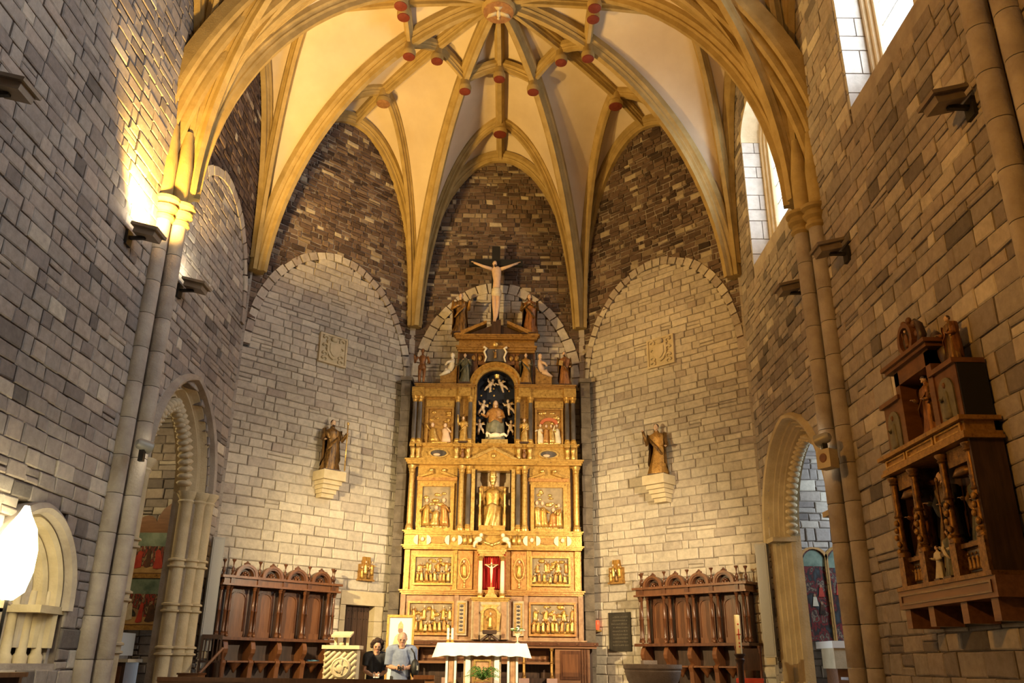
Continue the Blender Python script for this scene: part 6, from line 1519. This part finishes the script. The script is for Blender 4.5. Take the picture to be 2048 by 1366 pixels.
# ------------------------------------------------------------------ chapel altarpieces
M['paint_dark'] = mat('dark_painting', (.03, .018, .012), (.12, .05, .025), .4, scale=6); M['paint_sky'] = mat('painted_sky', (.07, .11, .08), (.24, .30, .22), .45, scale=3); M['paint_red'] = mat('painted_red_robe', (.34, .03, .02), (.48, .06, .03), .45, scale=8)
M['paint_green'] = mat('painted_green', (.05, .09, .05), (.14, .18, .10), .45, scale=6); M['paint_ground'] = mat('painted_ground', (.34, .20, .07), (.48, .30, .12), .5, scale=6); M['paint_pale'] = mat('painted_pale_robe', (.5, .42, .3), (.64, .56, .42), .5, scale=8)
t = thing('chapel_altarpiece', 'gilded chapel altarpiece with painted wing seen through the cusped doorway', 'altarpiece', (-8.0, 19.30, 0))
fr = MB(); fr.b2(-1.3, -.16, .0, .16, 2.24, 4.5); fr.build('gilded_case', M['gold_dark'], t)
for k, (z0, z1) in enumerate(((2.36, 2.80), (2.86, 3.30), (3.36, 3.80), (3.86, 4.36))):
    p = MB().b2(-1.2, -.22, -.02, 0, z0, z1).build('carved_tier', M['gold_dark'], t)
    for j in range(8):
        b = MB(); mini(b, 0, 0, 0, .36, 500 + k * 9 + j); b.build('carved_figure', [M[('gold', 'gold_pale', 'gold_dark')[(j + k) % 3]], M['flesh']], p, True, loc=(-1.12 + j * .12, -.06, z0 + .02))
    MB().b2(-1.22, -.2, -.10, 0, z1, z1 + .06).build('tier_ledge', M['gold'], p)
for x in (-.17, -.10): MB().tube([(x, -.06, 2.26), (x, -.06, 4.46)], .025, 8).build('gilded_colonnette', M['gold_pale'], t)
MB().prism([(-.9 - .32 * cos(pi * i / 10), 4.5 + .22 * sin(pi * i / 10)) for i in range(11)], 0, .1).build('arched_top', M['wood_mid'], t); MB().prism([(-.45 - .27 * cos(pi * i / 10), 4.5 + .2 * sin(pi * i / 10)) for i in range(11)], 0, .1).build('arched_top', M['wood_mid'], t)
wg = bpy.data.objects.new('painted_wing', None); COL.objects.link(wg); wg.parent = t; wg.location = (-.06, -.02, 0); wg.rotation_euler = (0, 0, .0)
prof_ = [(0, 2.24), (.86, 2.24), (.86, 5.0), (.74, 4.96), (.60, 4.84), (.50, 4.66)] + [(.27 + .23 * cos(a), 4.45 + .24 * sin(a)) for a in [pi * j / 8 for j in range(1, 9)]] + [(0, 4.4)]
MB().prism(prof_, 0, .06).build('wing_board', M['wood_mid'], wg)
def murky(name, stops, scale=3.6):          # an old dark painting: patches of colour in procedural noise
    m, nt, b = nodes(name); L = nt.links; tc = N(nt, 'ShaderNodeTexCoord'); mp = N(nt, 'ShaderNodeMapping'); mp.inputs['Scale'].default_value = (1.6, 1.0, .8); L.new(tc.outputs['Object'], mp.inputs[0])
    n1 = N(nt, 'ShaderNodeTexNoise', Scale=scale, Detail=4, Distortion=.25); L.new(mp.outputs[0], n1.inputs['Vector']); r = ramp(nt, stops); r.color_ramp.interpolation = 'EASE'; L.new(n1.outputs[0], r.inputs[0]); L.new(r.outputs[0], b.inputs['Base Color']); b.inputs['Roughness'].default_value = .45
    return m
DK = (.022, .013, .010)
M['murky'] = murky('murky_painting', [(.30, (.05, .07, .045)), (.38, DK), (.44, (.28, .17, .08)), (.48, DK), (.53, (.30, .035, .02)), (.57, (.05, .028, .018)), (.63, (.36, .26, .15)), (.70, DK)])
M['murky_red'] = murky('murky_red_painting', [(.32, (.04, .05, .055)), (.46, DK), (.52, (.17, .012, .01)), (.55, (.03, .015, .012)), (.59, (.22, .15, .10)), (.61, DK), (.66, (.22, .02, .014)), (.72, DK)], 4)
def painted(par, x0, x1, z0, z1, seed, y=-.005, cols=('paint_red', 'paint_dark', 'paint_pale'), n=3, sky=.66):
    rnd = random.Random(seed); MB().b2(x0, x1, y - .004, y + .005, z0, lerp(z0, z1, .16)).build('painted_ground', M['paint_ground'], par); MB().b2(x0, x1, y - .004, y + .005, lerp(z0, z1, .16), lerp(z0, z1, sky)).build('painted_crowd', M['murky'], par); MB().b2(x0, x1, y - .004, y + .005, lerp(z0, z1, sky), z1).build('painted_sky', M['paint_sky'], par)
    for j in range(n):
        x = lerp(x0, x1, (j + .5) / n); h = (z1 - z0) * rnd.uniform(.42, .6); zb = z0 + (z1 - z0) * rnd.uniform(.04, .16); w_ = (x1 - x0) / n * rnd.uniform(.30, .48); l = rnd.uniform(-.5, .5) * w_
        yy_ = y - .008 - j * .0012
        MB().prism([(x - w_, zb), (x - w_ * .2, zb - .02), (x + w_, zb + .01), (x + w_ * .75 + l * .4, zb + h * .4), (x + w_ * .55 + l, zb + h * .72), (x + l, zb + h * .80), (x - w_ * .5 + l, zb + h * .70), (x - w_ * .6 + l * .4, zb + h * .35)], yy_ - .003, yy_).build('painted_figure', M[cols[j % len(cols)]], par)
        MB().prism([(x + l + w_ * .20 * cos(2 * pi * k / 10), zb + h * .87 + h * .075 * sin(2 * pi * k / 10)) for k in range(10)], yy_ - .004, yy_).build('painted_head', M['flesh_dim'], par)
M['flesh_dim'] = mat('painted_dim_flesh', (.30, .17, .09), rough=.5)
painted(wg, .06, .78, 2.34, 3.30, 3, cols=('paint_pale', 'paint_red', 'paint_dark')); painted(wg, .06, .78, 3.42, 4.30, 5, cols=('paint_red', 'paint_dark', 'paint_red'))
MB().b2(0, .84, -.03, 0, 3.31, 3.40).build('wing_rail', M['gold_dark'], wg); MB().b2(0, .05, -.03, 0, 2.24, 4.4).build('wing_stile', M['gold'], wg); MB().b2(0, .86, -.02, 0, 2.22, 2.32).build('wing_rail', M['gold_dark'], wg)
t = thing('chapel_altar_block', 'white stone altar block under the gilded chapel altarpiece', 'altar', (-8.35, 18.9, FL1)); MB().b2(-.7, .62, -.3, .35, 0, 1.25).build('block', M['sand_grey'], t); MB().b2(-.76, .70, -.36, .38, 1.25, 1.70).build('white_top', M['white_paint'], t)
t = thing('chapel_table', 'dark wooden chest with white top just inside the cusped doorway', 'table', (-7.15, 17.3, FL1)); MB().b2(-.55, .35, -.3, .3, 0, 1.12).build('chest', M['wood_dark'], t); MB().b2(-.60, .40, -.34, .34, 1.12, 1.18).build('white_top', M['sand_pale'], t)
for k in range(3): MB().b2(-.5 + k * .28, -.28 + k * .28, -.315, -.30, .55, 1.05).build('red_panel', M['wood'], t)
t = thing('painted_triptych', 'dark arched triptych with red robed figures inside the plain pointed doorway', 'painting', (7.75, 19.30, 0))
for k, (c_, hw_, top_) in enumerate(((-.52, .27, 3.85), (.10, .34, 3.82), (.72, .27, 3.85))):
    arc = [(c_ - hw_, 2.14), (c_ - hw_, top_)] + [(c_ - hw_ * cos(pi * i / 10), top_ + hw_ * .95 * sin(pi * i / 10)) for i in range(1, 10)] + [(c_ + hw_, top_), (c_ + hw_, 2.14)]
    p = MB().prism(arc, 0, .05).build('panel', M['murky_red'], t)
    o_ = [(x + (.045 if x > c_ else -.045), z + (.04 if z > top_ else 0)) for x, z in arc]
    MB().ring(o_, arc, -.04, .05).build('frame', M['wood_gold' if k != 1 else 'gold_dark'], p)
    arc2 = [(c_ - hw_ * .97 * cos(pi * i / 12), top_ - .12 + (hw_ * .95 + .10) * sin(pi * i / 12)) for i in range(13)]
    MB().prism(arc2, -.006, .0).build('painted_sky', M['paint_sky'], p)
    rnd = random.Random(k)
    for j in range(3):
        x = c_ + rnd.uniform(-.7, .7) * hw_ * .7; zz = rnd.uniform(2.6, 3.4); s_ = rnd.uniform(.05, .09)
        MB().prism([(x - s_, zz - s_ * 2), (x + s_, zz - s_ * 2), (x + s_ * .5, zz + s_), (x - s_ * .5, zz + s_)], -.010 - j * .001, -.004).build('painted_figure', M[('paint_red', 'paint_pale', 'paint_dark', 'paint_red', 'paint_dark')[j % 5]], p)
        MB().prism([(x + .028 * cos(2 * pi * q / 9), zz + s_ + .03 + .035 * sin(2 * pi * q / 9)) for q in range(9)], -.011 - j * .001, -.004).build('painted_head', M['flesh_dim'], p)
t = thing('chapel_altar_block', 'white stone altar block under the dark arched triptych', 'altar', (7.95, 18.85, FL1)); MB().b2(-.75, .8, -.3, .35, 0, 1.15).build('block', M['wood_mid'], t); MB().b2(-.8, .85, -.36, .38, 1.15, 1.55).build('white_top', M['sand_pale'], t); MB().b2(-.82, .88, -.38, .62, 1.55, 1.69).build('slab', M['white_paint'], t)
t = thing('chapel_lectern', 'small wooden stand inside the plain pointed doorway below the triptych', 'stand', (7.05, 17.2, FL1)); MB().b2(-.2, .25, -.15, .2, .0, .08).build('foot', M['wood'], t); MB().b2(-.22, .30, -.18, .2, .95, 1.0).build('top', M['wood'], t); MB().b2(.0, .06, -.03, .03, .08, .95).build('post', M['wood'], t)
# unseen lamp added in one chapel, window daylight in the other
def lantern(label, loc, color, power):
    t = thing('chapel_lamp', label, 'lamp', loc); MB().tube([(0, 0, .1), (0, 0, 2.25)], .01, 6).build('cord', M['black'], t); MB().lathe([(.02, .10), (.10, .06), (.14, -.06), (.13, -.07)], (0, 0, 0), 14).build('shade', M['iron'], t, 'auto'); MB().ell((0, 0, -.04), (.06, .06, .06), 10, 7).build('bulb', M['lamp_on'], t, True)
    light('chapel_lamp_glow', 'POINT', (loc[0], loc[1], loc[2] - .14), (loc[0], loc[1], 0), color, power, shadow_soft_size=.08)
lantern('added hanging lamp lighting the gilded altarpiece in the chapel', (-8.6, 17.3, 6.0), (1, .74, .36), 130)
light('chapel_window_daylight', 'AREA', (10.6, 17.2, 5.8), (7.8, 19.5, 4.2), (.72, .86, 1.0), 260, shape='RECTANGLE', size=1.0, size_y=2.2)
# ------------------------------------------------------------------ glowing lamp in front of the niche
t = thing('standing_lamp', 'glaring white lamp on a stand in front of the traceried niche', 'lamp', (-5.58, 10.5, 0))
MB().lathe([(.20, 0), (.20, .03), (.03, .08), (.02, .2), (.02, 2.25), (.06, 2.28)], (0, 0, 0), 14).build('stand', M['iron'], t, 'auto')
lg = mat('glaring_lamp_glass', (1, .95, .8), emis=(1.0, .86, .50), estr=26)
MB().lathe([(.06, 2.26), (.17, 2.36), (.22, 2.60), (.22, 2.85), (.17, 3.10), (.07, 3.28), (.03, 3.38)], (0, 0, 0), 20).build('glass_shade', lg, t, True)  # glowing glass enlarged to stand in for the lamp's glare
light('standing_lamp_glow', 'POINT', (-5.22, 10.40, 2.75), (0, 0, 0), (1, .82, .48), 22, shadow_soft_size=.15)
